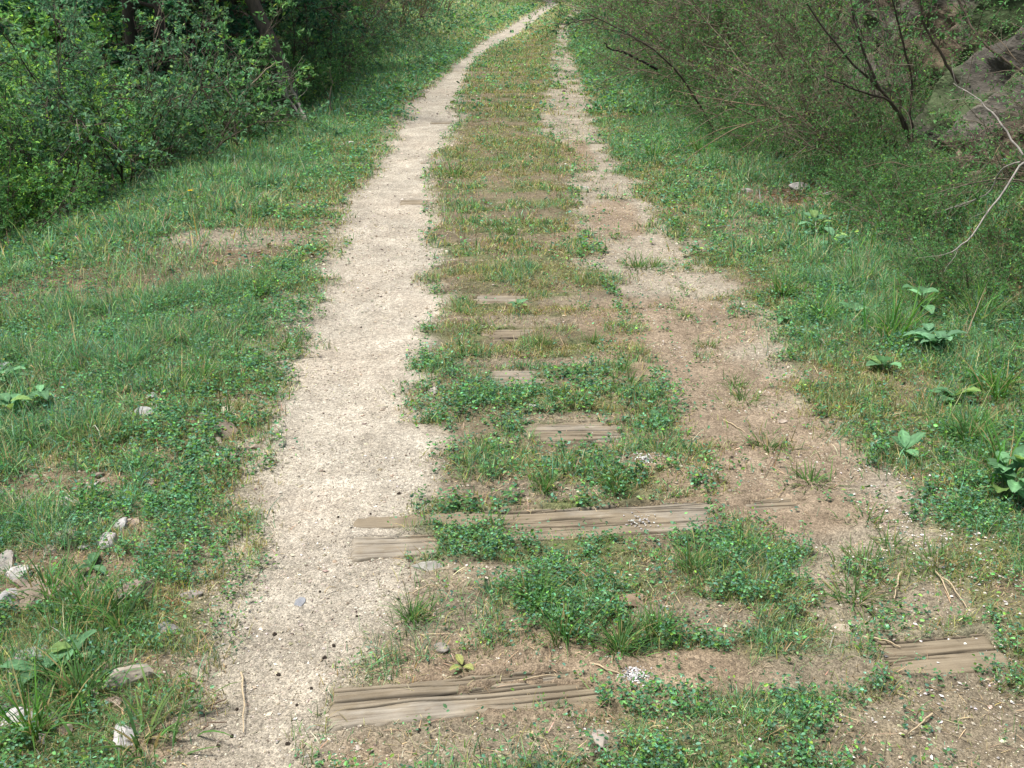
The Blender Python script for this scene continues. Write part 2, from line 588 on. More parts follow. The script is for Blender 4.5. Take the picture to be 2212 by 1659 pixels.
def ground_mat():
    m, nt, p = new_mat("ground_soil")
    L = nt.links
    geo = N(nt, "ShaderNodeNewGeometry")
    a = N(nt, "ShaderNodeVertexColor", layer_name="Col")     # r pale gravel, g brown soil, b dark litter
    sep = N(nt, "ShaderNodeSeparateColor")
    L.new(a.outputs[0], sep.inputs[0])

    def noise(scale, detail=5, rough=.6):
        n = N(nt, "ShaderNodeTexNoise")
        n.inputs["Scale"].default_value = scale
        n.inputs["Detail"].default_value = detail
        n.inputs["Roughness"].default_value = rough
        L.new(geo.outputs["Position"], n.inputs["Vector"])
        return n

    def vor(scale, feature='F1'):
        v = N(nt, "ShaderNodeTexVoronoi", feature=feature)
        v.inputs["Scale"].default_value = scale
        L.new(geo.outputs["Position"], v.inputs["Vector"])
        return v

    def mixc(f, c1, c2, blend='MIX'):
        x = N(nt, "ShaderNodeMix", data_type='RGBA', blend_type=blend)
        for s, i in ((f, 0), (c1, 6), (c2, 7)):
            if isinstance(s, (tuple, float, int)):
                x.inputs[i].default_value = (*s, 1) if isinstance(s, tuple) else s
            else:
                L.new(s, x.inputs[i])
        return x.outputs[2]

    def rng_(src, a0, a1, b0, b1):
        r = N(nt, "ShaderNodeMapRange")
        for i, v in enumerate((a0, a1, b0, b1)):
            r.inputs[i + 1].default_value = v
        L.new(src, r.inputs[0])
        return r.outputs[0]

    big = noise(.9, 4)
    medn = noise(7, 6, .7)
    fine = noise(60, 5, .7)
    grain = noise(260, 3, .7)
    gravel = mixc(rng_(medn.outputs[0], .35, .65, 0, 1), (.27, .238, .188), (.39, .352, .285))
    gravel = mixc(rng_(big.outputs[0], .45, .6, 0, .35), gravel, (.35, .295, .23))
    brown = mixc(rng_(medn.outputs[0], .35, .65, 0, 1), (.17, .125, .083), (.245, .187, .128))
    midc = mixc(rng_(medn.outputs[0], .35, .65, 0, 1), (.11, .088, .058), (.19, .155, .102))
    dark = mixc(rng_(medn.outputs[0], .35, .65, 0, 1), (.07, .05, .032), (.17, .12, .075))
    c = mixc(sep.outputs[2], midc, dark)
    mo = N(nt, "ShaderNodeAttribute", attribute_name="moss")
    mossc = mixc(rng_(medn.outputs[0], .35, .65, 0, 1), (.050, .080, .028), (.105, .125, .045))
    c = mixc(mo.outputs["Fac"], c, mossc)
    c = mixc(sep.outputs[0], c, gravel)
    c = mixc(sep.outputs[1], c, brown)
    # single grains: each a shade of its own
    v1 = vor(230)
    v2 = vor(75)
    vs = N(nt, "ShaderNodeSeparateColor")
    L.new(v1.outputs["Color"], vs.inputs[0])
    vs2 = N(nt, "ShaderNodeSeparateColor")
    L.new(v2.outputs["Color"], vs2.inputs[0])
    g1 = rng_(vs.outputs[0], 0, 1, .62, 1.32)
    g2 = rng_(vs2.outputs[1], .0, 1, .84, 1.16)
    mot = noise(2.6, 4, .6)
    fn = rng_(fine.outputs[0], .3, .7, .78, 1.2)
    fm = rng_(mot.outputs[0], .35, .65, .86, 1.14)
    gn = rng_(grain.outputs[0], .3, .7, .75, 1.22)
    mul = N(nt, "ShaderNodeMath", operation='MULTIPLY')
    L.new(g1, mul.inputs[0])
    L.new(g2, mul.inputs[1])
    mul2 = N(nt, "ShaderNodeMath", operation='MULTIPLY')
    L.new(mul.outputs[0], mul2.inputs[0])
    fmm = N(nt, "ShaderNodeMath", operation='MULTIPLY')
    L.new(fn, fmm.inputs[0])
    L.new(fm, fmm.inputs[1])
    L.new(fmm.outputs[0], mul2.inputs[1])
    mul3 = N(nt, "ShaderNodeMath", operation='MULTIPLY')
    L.new(mul2.outputs[0], mul3.inputs[0])
    L.new(gn, mul3.inputs[1])
    vm = N(nt, "ShaderNodeVectorMath", operation='SCALE')
    L.new(c, vm.inputs[0])
    L.new(mul3.outputs[0], vm.inputs[3])
    L.new(vm.outputs[0], p.inputs["Base Color"])
    # relief of the grains
    add = N(nt, "ShaderNodeMath", operation='MULTIPLY_ADD')
    L.new(v1.outputs["Distance"], add.inputs[0])
    add.inputs[1].default_value = -.9
    L.new(fine.outputs[0], add.inputs[2])
    b1 = N(nt, "ShaderNodeBump")
    b1.inputs["Strength"].default_value = .7
    b1.inputs["Distance"].default_value = .0035
    L.new(add.outputs[0], b1.inputs["Height"])
    L.new(b1.outputs[0], p.inputs["Normal"])
    p.inputs["Roughness"].default_value = .95
    p.inputs["Specular IOR Level"].default_value = .15
    return m


def wood_mat():
    m, nt, p = new_mat("weathered_wood")
    L = nt.links
    a = N(nt, "ShaderNodeVertexColor", layer_name="Col")
    tc = N(nt, "ShaderNodeTexCoord")
    mp = N(nt, "ShaderNodeMapping")
    mp.inputs["Scale"].default_value = (1.2, 42, 20)
    n = N(nt, "ShaderNodeTexNoise")
    n.inputs["Scale"].default_value = 3
    n.inputs["Detail"].default_value = 8
    n.inputs["Roughness"].default_value = .7
    n2 = N(nt, "ShaderNodeTexNoise")
    n2.inputs["Scale"].default_value = 9
    n2.inputs["Detail"].default_value = 5
    cr = N(nt, "ShaderNodeValToRGB")
    cr.color_ramp.elements[0].position = .30
    cr.color_ramp.elements[0].color = (.13, .105, .078, 1)
    cr.color_ramp.elements[1].position = .66
    cr.color_ramp.elements[1].color = (.285, .255, .205, 1)
    e = cr.color_ramp.elements.new(.45)
    e.color = (.21, .183, .143, 1)
    mx = N(nt, "ShaderNodeMix", data_type='RGBA', blend_type='MULTIPLY')
    mx.inputs[0].default_value = 1
    r = N(nt, "ShaderNodeMapRange")
    r.inputs[1].default_value = .3
    r.inputs[2].default_value = .7
    r.inputs[3].default_value = .75
    r.inputs[4].default_value = 1.2
    vm = N(nt, "ShaderNodeVectorMath", operation='SCALE')
    bp = N(nt, "ShaderNodeBump")
    bp.inputs["Strength"].default_value = .5
    bp.inputs["Distance"].default_value = .004
    L.new(tc.outputs["Object"], mp.inputs[0])
    L.new(mp.outputs[0], n.inputs["Vector"])
    L.new(tc.outputs["Object"], n2.inputs["Vector"])
    L.new(n.outputs[0], cr.inputs[0])
    L.new(cr.outputs[0], mx.inputs[6])
    L.new(a.outputs[0], mx.inputs[7])
    L.new(n2.outputs[0], r.inputs[0])
    L.new(mx.outputs[2], vm.inputs[0])
    L.new(r.outputs[0], vm.inputs[3])
    L.new(vm.outputs[0], p.inputs["Base Color"])
    L.new(n.outputs[0], bp.inputs["Height"])
    L.new(bp.outputs[0], p.inputs["Normal"])
    p.inputs["Roughness"].default_value = .9
    p.inputs["Specular IOR Level"].default_value = .2
    return m


M_GROUND = ground_mat()
M_GRASS = leaf_mat("grass_blades", .7, .4, .15)
M_LEAF = leaf_mat("leaf_green", .6, .4, .2)
M_BIGLEAF = leaf_mat("broad_leaf", .65, .3, .2)
M_DRY = leaf_mat("dry_straw", .8, .15, .15)
M_BARK = rough_mat("bark", 30, .5, .6, 1.3, (1, 1, .3), .6)
M_STONE = rough_mat("stone", 26, .5, .68, 1.22, None, .5)
M_ROCK = rough_mat("rock", 7, .5, .40, 1.45, (1, 1, 1.6), .9)
for _n in M_ROCK.node_tree.nodes:
    if _n.type == 'MAPPING':
        _n.inputs["Rotation"].default_value = (.3, .8, .4)
    if _n.type == 'BUMP':
        _n.inputs["Distance"].default_value = .03
M_PEB = rough_mat("pebble", 120, .5, .85, 1.1, None, .1)
M_WOOD = wood_mat()

# ------------------------------------------------------------------ ground and path sheets
def axis(stops):
    out = []
    for (a, b, s) in stops:
        out.append(np.arange(a, b - 1e-9, s))
    out.append([stops[-1][1]])
    return np.concatenate(out)


gx = axis([(-400, -100, 50), (-100, -40, 10), (-40, -16, 2), (-16, -6, .4), (-6, -3.2, .1), (-3.2, -1.8, .035), (-1.8, 2.4, .018), (2.4, 3.4, .04),
           (3.4, 6, .1), (6, 16, .4), (16, 40, 2), (40, 100, 10), (100, 400, 50)])
gy = axis([(-60, -10, 10), (-10, 0, 1), (0, 1.4, .2), (1.4, 4.2, .015), (4.2, 7, .03), (7, 12, .06), (12, 25, .15), (25, 60, .5), (60, 120, 5), (120, 420, 30)])
GX, GY = np.meshgrid(gx, gy)
x, y = GX.ravel(), GY.ravel()
z = h_sl(x, y)
bl, br, g, bare, hid, kk = masks(x, y)
brown = np.zeros_like(x)
for sp in ((560, 1640, .3, .12), (1450, 700, .45, .5), (1500, 820, .40, .5), (1600, 960, .45, .5), (1680, 1100, .4, .2),
            (1250, 330, .15, 1.0), (1330, 470, .2, .7), (1250, 1450, .5, .2), (1250, 520, .2, .5)):
    brown = np.maximum(brown, spot(x, y, *sp) * .8)
inside = np.maximum(bl, br)
brown *= 1 - .95 * bl
c = centre(y)
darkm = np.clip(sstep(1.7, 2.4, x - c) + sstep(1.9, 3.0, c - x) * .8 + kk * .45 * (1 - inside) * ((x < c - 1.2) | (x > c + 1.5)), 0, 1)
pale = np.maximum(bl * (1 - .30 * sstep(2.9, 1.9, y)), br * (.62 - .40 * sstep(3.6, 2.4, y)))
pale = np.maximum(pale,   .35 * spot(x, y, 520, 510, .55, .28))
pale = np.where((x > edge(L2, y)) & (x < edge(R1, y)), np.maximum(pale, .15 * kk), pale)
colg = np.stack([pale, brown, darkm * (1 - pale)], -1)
idx = np.arange(len(x)).reshape(len(gy), len(gx))
Q = np.stack([idx[:-1, :-1], idx[:-1, 1:], idx[1:, 1:], idx[1:, :-1]], -1).reshape(-1, 4)
isp = (inside[Q].mean(1) > .5) & (y[Q].mean(1) > 0) & (y[Q].mean(1) < 60)
moss = np.maximum(.75 * sstep(3.0, 6.0, np.abs(x - centre(y))) * (x < 0), 0)
moss = np.maximum(moss, .1 * sstep(2.0, 3.0, x - centre(y)) * sstep(6.5, 12, y))
moss = np.maximum(moss, np.clip(g * .85 * sstep(.30, .60, fbm(x * 5, y * 5, 77, 3))  * (1 - .9 * kk), 0, 1))
V = np.stack([x, y, z], -1)
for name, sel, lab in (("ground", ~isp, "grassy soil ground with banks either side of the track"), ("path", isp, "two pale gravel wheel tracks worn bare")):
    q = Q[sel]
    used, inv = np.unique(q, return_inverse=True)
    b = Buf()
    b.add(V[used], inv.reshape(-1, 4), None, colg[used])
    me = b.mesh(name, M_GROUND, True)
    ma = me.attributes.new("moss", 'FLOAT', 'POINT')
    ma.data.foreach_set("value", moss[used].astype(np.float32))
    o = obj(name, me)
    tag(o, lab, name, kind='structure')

# ------------------------------------------------------------------ sleepers
SL_LABEL = [
    "nearest grey sleeper, deeply cracked, its left half bare and its middle under soil",
    "second sleeper, split lengthwise with gravel and weeds in the gap",
    "third sleeper from the camera, mostly buried, a grey strip bare amid the grass strip",
    "fourth sleeper from the camera, buried but for short worn patches beyond the bright green clump",
    "fifth sleeper from the camera, its pale left end showing in the gravel track",
    "sixth sleeper from the camera, thin bleached strip showing across the olive grass",
    "seventh sleeper from the camera, thin dark left end beside the grass where the track narrows",
    "eighth sleeper from the camera, thin line of wood in the far pale track",
    "ninth sleeper from the camera, short dark line of wood at far grass edge",
    "farthest sleeper, a faint line of wood crossing the far strip",
]
for i, s in enumerate(SL):
    r_ = np.random.default_rng(100 + i)
    L, w = s['L'], s['w']
    nu = int(L / (.008 if i < 3 else .02))
    nv = int(w / (.0016 if i < 3 else .006))
    u = np.linspace(0, L, nu)
    v = np.linspace(-w / 2, w / 2, nv)
    U, W = np.meshgrid(u, v, indexing='ij')
    top = (fbm(U * 2.2, W * 14, 60 + i, 3) - .5) * .006
    top += (fbm(U * 9, W * 160, 70 + i, 2) - .5) * .002
    col = np.ones(U.shape)
    for k in range(24):
        t0 = r_.uniform(-w / 2 + .01, w / 2 - .01)
        s0 = r_.uniform(-.2, L * .85)
        s1 = s0 + r_.uniform(.3, 1.1)
        wid = r_.uniform(.0009, .0020) * (2.2 if k % 6 == 0 else 1)
        dep = r_.uniform(.006, .018)
        line = t0 + (fbm(U * 3.0, np.full(U.shape, k * 3.7), 80 + i, 3) - .5) * .05
        tap = sstep(s0, s0 + .12, U) * sstep(s1, s1 - .12, U)
        gv = np.exp(-((W - line) / (wid * (.3 + tap))) ** 2) * tap
        top -= dep * gv
        col -= .8 * gv
    ed = np.minimum(np.minimum(U, L - U), w / 2 - np.abs(W))
    ed = ed + (fbm(U * 26, W * 34, 90 + i, 3) - .5) * .026
    top -= .016 * sstep(.012, 0, ed)
    zc = h_base(s['a'][0] * (1 - U / L) + s['b'][0] * U / L, s['a'][1] * (1 - U / L) + s['b'][1] * U / L)
    wx = s['a'][0] + U * math.cos(s['ang']) - W * math.sin(s['ang'])
    wy = s['a'][1] + U * math.sin(s['ang']) + W * math.cos(s['ang'])
    soil = s['z']
    zt = top + .003
    b = Buf()
    VV = np.stack([U, W, zt], -1).reshape(-1, 3)
    ii = np.arange(nu * nv).reshape(nu, nv)
    q = np.stack([ii[:-1, :-1], ii[1:, :-1], ii[1:, 1:], ii[:-1, 1:]], -1).reshape(-1, 4)
    dirt = np.clip(sstep(.40, .56, fbm(U * 3, W * 9, 95 + i, 4)) * .8 + .35 * (fbm(U * 30, W * 60, 33, 3) > .58) + (.5 * sstep(.25, .4, U / L) if i == 0 else .15), 0, 1)
    tint = np.clip(col, .12, 1)[..., None] * (np.array([1, 1, 1]) * (1 - dirt[..., None]) + dirt[..., None] * np.array([.82, .76, .66]) * (1 + .05 * sstep(.7, .8, U / L)[..., None] * (i == 0)))
    b.add(VV, q, None, tint.reshape(-1, 3))
    # sides and underside
    loop = np.concatenate([ii[:, 0], ii[-1, 1:], ii[::-1, -1][1:], ii[0, ::-1][1:-1]])
    lo = VV[loop].copy()
    lo2 = lo.copy()
    lo2[:, 2] = -.13
    n_ = len(loop)
    k = np.arange(n_)
    kj = (k + 1) % n_
    b.add(np.concatenate([lo, lo2]), np.stack([k, k + n_, kj + n_, kj], -1), None, np.full((2 * n_, 3), .6))
    me = b.mesh("railway_sleeper", M_WOOD, True)
    o = obj("railway_sleeper", me, None, (s['a'][0], s['a'][1], soil))
    o.rotation_euler = (0, 0, s['ang'])
    tag(o, SL_LABEL[i], "railway sleeper", "old timber sleepers crossing the track")

# ------------------------------------------------------------------ ground cover
BANDS = [(1.35, 3.0, 1.0), (3.0, 6.0, 1.0), (6.0, 12.0, 1.0), (12.0, 25.0, 1.0), (25.0, 50.0, 1.0)]


def scatter(y0, y1, dens, xl=-3.6, xr=3.2):
    xl, xr = xl - .3, xr + .3
    """random ground points in a band, limited to what the view can take in plus a margin"""
    A = (y1 - y0) * (xr - xl)
    n = int(A * dens)
    py = rng.uniform(y0, y1, n)
    px = rng.uniform(xl, xr, n) + centre(py) * (py > 12)
    k = np.abs(px) < py * .50 + 1.7
    return px[k], py[k]


C_GREEN = np.array([.118, .250, .095])
C_BLUE = np.array([.115, .250, .145])
C_OLIVE = np.array([.235, .235, .080])
C_DRY = np.array([.42, .34, .19])
C_LIME = np.array([.15, .27, .05])


def grass_band(y0, y1, dens, wid, hmul, nm):
    px, py = scatter(y0, y1, dens, -3.9, 3.4)
    bl, br, g, bare, hid, kk = masks(px, py)
    c = centre(py)
    clump = fbm(px * 6, py * 6, 51, 3)
    prob = g * (.7 + .6 * sstep(.34, .58, clump))
    prob = prob * np.where(px > c + 2.2, .55, 1)
    k = rng.random(len(px)) < prob
    px, py, g, clump, c = px[k], py[k], g[k], clump[k], c[k]
    n = len(px)
    el1, el2, er1, er2 = edge(L1, py), edge(L2, py), edge(R1, py), edge(R2, py)
    mid = (px > el2) & (px < er1)
    dedge = np.where(px < el1, el1 - px, np.where(px > er2, px - er2, 0))
    tall = np.where(mid, .030, .030 + .045 * sstep(.05, .9, dedge))
    tall = tall * (.6 + 1.1 * sstep(.42, .68, clump))
    tall = tall * np.where(mid & (py < 3.9), 1.1, 1)
    yel = sstep(.40, .62, fbm(px * 1.7, py * 1.7, 52, 3))
    yel = np.where(mid, .25 + .75 * yel * sstep(3.0, 5.0, py) + .25 * yel, .55 * yel * sstep(.9, .1, dedge) + .15 * yel)
    yel = np.where(mid & (py > 4.4), yel + .28, yel)
    yel = np.clip(yel + .35 * sstep(.25, .0, dedge) * (~mid), 0, 1)
    yel = yel * np.where(clump > .58, .45, 1)
    rb = rng.random(n)
    base = np.where((rb < yel)[:, None], C_OLIVE, np.where((rng.random(n) < .45)[:, None], C_BLUE, C_GREEN))
    farl = (py > 24) & (px < c) & (rng.random(n) < .7)
    base = np.where(farl[:, None], np.array([.42, .48, .22]), base)  # pale far grass, colour raised further to paint in the sunlit clearing
    pg = rng.random(n) < .16
    base = np.where(pg[:, None], np.array([.24, .29, .15]), base)
    dry = rng.random(n) < (.11 + .14 * yel)
    base = np.where(dry[:, None], C_DRY, base)
    lime = (rng.random(n) < .06)
    base = np.where((lime & ~dry)[:, None], C_LIME, base)
    col = np.clip(base * np.exp(rng.normal(size=(n, 1)) * .42) * np.exp(rng.normal(size=(n, 3)) * .12), .01, .7)
    P = np.stack([px, py, h_full(px, py) - .004], -1)
    length = tall * rng.uniform(.5, 1.7, n) * hmul
    long_ = rng.random(n) < .03
    length = np.where(long_, length * 1.8, length)
    b = Buf()
    strips(b, P, rng.uniform(0, 2 * math.pi, n), length * 1.15, rng.uniform(R(35), R(95), n), rng.uniform(R(0), R(95), n),
           wid * rng.uniform(.6, 1.5, n), col)
    return b


def herbs_band(y0, y1, dens, sz):
    """low leafy weeds: leaves held just above the soil in small rosettes"""
    px, py = scatter(y0, y1, dens, -3.9, 4.2)
    bl, br, g, bare, hid, kk = masks(px, py)
    c = centre(py)
    cl = fbm(px * 2.6, py * 2.6, 55, 4)
    cl2 = fbm(px * 14, py * 14, 56, 2)
    prob = g * (.22 + .78 * sstep(.42, .54, cl)) * sstep(.34, .56, cl2)
    mid = (px > edge(L2, py)) & (px < edge(R1, py))
    prob = prob * np.where(mid & (py > 4.4), .15, 1)
    prob = np.maximum(prob, .75 * sstep(1.9, 2.5, px - c) * sstep(.4, .55, cl2))
    prob = np.maximum(prob, .5 * sstep(1.8, 2.6, c - px) * sstep(.4, .6, cl2))
    k = rng.random(len(px)) < prob
    px, py, cl2 = px[k], py[k], cl2[k]
    m = 4
    n = len(px) * m
    sx = np.repeat(px, m) + rng.normal(size=n) * sz * .5
    sy = np.repeat(py, m) + rng.normal(size=n) * sz * .5
    hz = np.abs(rng.normal(size=n)) * (.02 + 1.2 * sz * .6) + .004
    P = np.stack([sx, sy, h_full(sx, sy) + hz], -1)
    az = rng.uniform(0, 2 * math.pi, n)
    D = np.stack([np.cos(az), np.sin(az), rng.uniform(-.2, .7, n)], -1)
    base = np.where((rng.random(n) < .5)[:, None], np.array([.115, .250, .090]), np.array([.110, .240, .145]))
    base = np.where((rng.random(n) < .12)[:, None], C_LIME, base)
    col = base * np.exp(rng.normal(size=(n, 1)) * .4) * np.exp(rng.normal(size=(n, 3)) * .1)
    b = Buf()
    leaves(b, P, D, sz * rng.uniform(.6, 1.5, n), col, .62, 1.0, .12, True)
    return b


gb = Buf()


def merge(dst, src):
    n0 = dst.n
    dst.v += src.v
    dst.c += src.c
    dst.q += [a + n0 for a in src.q]
    dst.t += [a + n0 for a in src.t]
    dst.n += src.n


for args in ((1.35, 3.0, 30000, .0019, .70, 'a'), (3.0, 6.0, 19000, .0027, .75, 'b'), (6.0, 12.0, 6500, .0048, .8, 'c'),
             (12.0, 25.0, 2600, .009, .85, 'd'), (25.0, 52.0, 900, .019, 1.05, 'e')):
    merge(gb, grass_band(*args))
o = obj("grass", gb.mesh("grass", M_GRASS))
tag(o, "short mixed green and olive grass covering the strip and both verges", "grass", kind='stuff')

hb = Buf()
for args in ((1.35, 3.0, 9500, .0088), (3.0, 6.0, 5000, .0115), (6.0, 12.0, 1300, .019), (12, 25, 280, .04), (25, 45, 60, .08)):
    merge(hb, herbs_band(*args))
o = obj("weeds", hb.mesh("weeds", M_LEAF))
tag(o, "low small-leaved green weeds growing among the grass", "weeds", kind='stuff')

# dry straw and thatch lying on the ground
sb = Buf()
for (y0, y1, dens, w) in ((1.35, 3, 2200, .0016), (3, 6, 1100, .0022), (6, 12, 300, .004)):
    px, py = scatter(y0, y1, dens, -3.0, 3.6)
    bl, br, g, bare, hid, kk = masks(px, py)
    k = rng.random(len(px)) < np.clip((1 - bl) * .8 * (1 - .55 * br) + .02, 0, 1) * (1 - .8 * bare)
    px, py = px[k], py[k]
    n = len(px)
    P = np.stack([px, py, h_full(px, py) + .002], -1)
    strips(sb, P, rng.uniform(0, 2 * math.pi, n), rng.gamma(2.2, .012, n) + .008, rng.uniform(0, R(28), n), rng.uniform(0, R(40), n),
           w * rng.uniform(.6, 1.5, n), vary((.33, .255, .155), n, .35, .08))
o = obj("straw_litter", sb.mesh("straw_litter", M_DRY))
tag(o, "short bits of dry straw lying loose on the soil", "straw", kind='stuff')

# leafy undergrowth matting the foot of the right bank, and the lip of the left one
ub = Buf()
ut = Buf()
for (y0, y1, dens, sz) in ((2.6, 6, 620, .019), (6, 10, 360, .026), (10, 16, 170, .036), (16, 26, 60, .06)):
    px, py = scatter(y0, y1, dens, -3.6, 4.4)
    c = centre(py)
    cl = fbm(px * 1.8, py * 1.8, 58, 4)
    edge_r = c + 1.95 + .5 * (fbm(py * 1.1, py * .3, 59, 3) - .5) - .25 * sstep(5, 3, py)
    pr = (1 - .9 * spot(px, py, 1730, 420, .45, .5)) * sstep(0, .5, px - edge_r) * (.35 + .65 * sstep(.36, .55, cl)) * sstep(6.5, 4.5, px)
    pr = np.maximum(pr, .6 * sstep(0, .5, (np.interp(py, LY, LX) + .35) - px) * sstep(.4, .55, cl) * sstep(6, 8, py))
    k = rng.random(len(px)) < pr
    px, py = px[k], py[k]
    n = len(px)
    P = np.stack([px, py, h_full(px, py) - .01], -1)
    D = rng.normal(size=(n, 3)) * .6 + np.array([-.15, 0, 1])
    st = grow(P, D, rng.uniform(.06, .26, n) * (1 + .3 * (y0 > 6)), 5, .25, (0, 0, -.2))
    sweep(ut, st, np.full((n, 1), .0016 * (1 + .1 * y0)) * np.linspace(1, .5, 5)[None], 3, vary((.15, .12, .07), n, .3, .08))
    PL, TL, tl, pl = along(st, 8, .1, 1)
    m = len(PL)
    tone = np.exp(rng.normal(size=n) * .25)[pl][:, None]
    col = vary((.080, .180, .065), m, .28, .08) * tone
    lm = rng.random(m) < .15
    col[lm] = col[lm] * np.array([1.7, 1.4, .9])
    leaves(ub, PL + rng.normal(size=PL.shape) * sz * .5, TL * .3 + rng.normal(size=TL.shape) * .7, sz * rng.uniform(.6, 1.4, m), col, .62, .9, .1)
o = obj("undergrowth", ub.mesh("undergrowth", M_LEAF))
tag(o, "small leaved green undergrowth matting the foot of the banks", "undergrowth", kind='stuff')
o = obj("undergrowth_stems", ut.mesh("undergrowth_stems", M_BARK, True))
tag(o, "fine brown stems of the undergrowth on the banks", "undergrowth stems", kind='stuff')

# fallen leaves on the right bank and among the left rubble
lb = Buf()
px, py = scatter(2.5, 14, 170, 1.6, 5.4)
c = centre(py)
k = (px > c + 1.9) | ((px > c + 1.45) & (rng.random(len(px)) < .25))
px, py = px[k], py[k]
qx, qy = scatter(1.6, 7, 60, -3.3, -1.0)
k = rng.random(len(qx)) < .6 * sstep(-.9, -1.8, qx)
px, py = np.concatenate([px, qx[k]]), np.concatenate([py, qy[k]])
n = len(px)
az = rng.uniform(0, 6.28, n)
P = np.stack([px, py, h_full(px, py) + .006], -1)
leaves(lb, P, np.stack([np.cos(az), np.sin(az), rng.uniform(-.1, .4, n)], -1), rng.uniform(.02, .05, n), vary((.21, .13, .075), n, .4, .08), .55, 1, .16)
o = obj("leaf_litter", lb.mesh("leaf_litter", M_DRY))
tag(o, "brown fallen leaves lying on the bank and verge", "leaf litter", kind='stuff')

# ------------------------------------------------------------------ gravel
OCT_V = np.array([[1, 0, 0], [-1, 0, 0], [0, 1, 0], [0, -1, 0], [0, 0, 1], [0, 0, -1]], float)
OCT_T = np.array([[0, 2, 4], [2, 1, 4], [1, 3, 4], [3, 0, 4], [2, 0, 5], [1, 2, 5], [3, 1, 5], [0, 3, 5]])


def pebbles(b, P, size, col, flat=.6):
    n = len(P)
    J = OCT_V[None] * (1 + rng.uniform(-.35, .35, (n, 6, 1))) + rng.uniform(-.22, .22, (n, 6, 3))
    J = J * np.stack([rng.uniform(.7, 1.3, n), rng.uniform(.6, 1, n), np.full(n, flat)], -1)[:, None]
    az = rng.uniform(0, 6.28, n)
    ca, sa = np.cos(az)[:, None], np.sin(az)[:, None]
    X = J[..., 0] * ca - J[..., 1] * sa
    Y = J[..., 0] * sa + J[..., 1] * ca
    V = np.stack([X, Y, J[..., 2]], -1) * size[:, None, None] / 2 + P[:, None]
    b.add(V.reshape(-1, 3), None, ((np.arange(n) * 6)[:, None, None] + OCT_T[None]).reshape(-1, 3), np.repeat(col, 6, axis=0))


pb = Buf()
for (y0, y1, dens, s0) in ((1.35, 3, 9500, .0042), (3, 5, 5200, .0050), (5, 9, 1500, .0075), (9, 16, 200, .013)):
    px, py = scatter(y0, y1, dens, -2.2, 2.6)
    bl, br, g, bare, hid, kk = masks(px, py)
    den = fbm(px * 2.5, py * 2.5, 61, 3)
    ed = 4 * bl * (1 - bl)
    pr = np.clip(bl * (.08 + .75 * sstep(.42, .62, den)) + .6 * ed + br * (.25 + .45 * sstep(.42, .6, den)) + .10 + .15 * kk, 0, 1) * (1 - .75 * bare)
    k = rng.random(len(px)) < pr
    px, py, br = px[k], py[k], br[k]
    n = len(px)
    size = s0 * (.55 + rng.gamma(1.6, .38, n))
    P = np.stack([px, py, h_full(px, py) + size * .12], -1)
    u = rng.random(n)
    base = np.where((u < .62)[:, None], np.array([.43, .385, .305]), np.where((u < .84)[:, None], np.array([.32, .27, .19]), np.array([.13, .10, .08])))
    base = np.where((u > .965)[:, None], np.array([.62, .58, .53]), base)
    pebbles(pb, P, size, base * np.exp(rng.normal(size=(n, 1)) * .2) * np.exp(rng.normal(size=(n, 3)) * .04))
# larger chips
px, py = scatter(1.4, 7, 130, -2.0, 2.4)
bl, br, g, bare, hid, kk = masks(px, py)
k = rng.random(len(px)) < np.clip(.35 * (bl + br) + .25 + .4 * kk, 0, 1) * (1 - bare)
px, py = px[k], py[k]
n = len(px)
size = rng.uniform(.008, .017, n)
pebbles(pb, np.stack([px, py, h_full(px, py) + size * .12], -1), size, vary((.37, .315, .245), n, .3, .05), .5)
o = obj("gravel", pb.mesh("gravel", M_PEB))
tag(o, "loose pale and dark gravel grains on the worn tracks", "gravel", kind='stuff')

# white chips scattered along the right edge
cb = Buf()
for (u, v, su, sv, n) in ((2070, 1150, .20, .13, 190), (1960, 1010, .14, .05, 80), (2120, 1230, .16, .10, 110), (2000, 1130, .25, .2, 90), (1400, 1610, .7, .12, 25),
                          (2150, 1420, .18, .10, 70), (1950, 1440, .35, .15, 60), (1300, 1050, .4, .3, 12), (280, 1250, .3, .2, 24), (1730, 410, .35, .25, 60),
                          (2030, 1560, .4, .12, 50)):
    p = ground_pt(u, v)
    px = p[0] + rng.normal(size=n) * su
    py = p[1] + rng.normal(size=n) * sv
    size = rng.uniform(.004, .012, n) * (1 + .6 * (p[1] > 5))
    pebbles(cb, np.stack([px, py, h_full(px, py) + .004], -1), size, vary((.50, .47, .44), n, .3, .03), .45)
for (u, v, rad, n) in ((1372, 1462, .055, 300), (1392, 998, .05, 90), (1385, 1130, .06, 60)):
    p = ground_pt(u, v)
    a_ = rng.uniform(0, 6.28, n)
    rr = rad * np.abs(rng.normal(size=n)) * .6
    px, py = p[0] + rr * np.cos(a_), p[1] + rr * np.sin(a_)
    zz = h_full(px, py) + .004 + .008 * np.exp(-(rr / rad) ** 2) + rng.uniform(0, .004, n)
    pebbles(cb, np.stack([px, py, zz], -1), rng.uniform(.003, .009, n), vary((.47, .46, .45), n, .3, .03))
o = obj("white_chips", cb.mesh("white_chips", M_PEB))
tag(o, "scattered white stone chips along the edge of the track", "stone chips", kind='stuff')

# ------------------------------------------------------------------ stones
import bmesh


def ico(sub):
    bm = bmesh.new()
    bmesh.ops.create_icosphere(bm, subdivisions=sub, radius=1)
    v = np.array([p.co[:] for p in bm.verts])
    t = np.array([[q.index for q in f.verts] for f in bm.faces])
    bm.free()
    return v, t


ICO3 = ico(3)
ICO4 = ico(5)


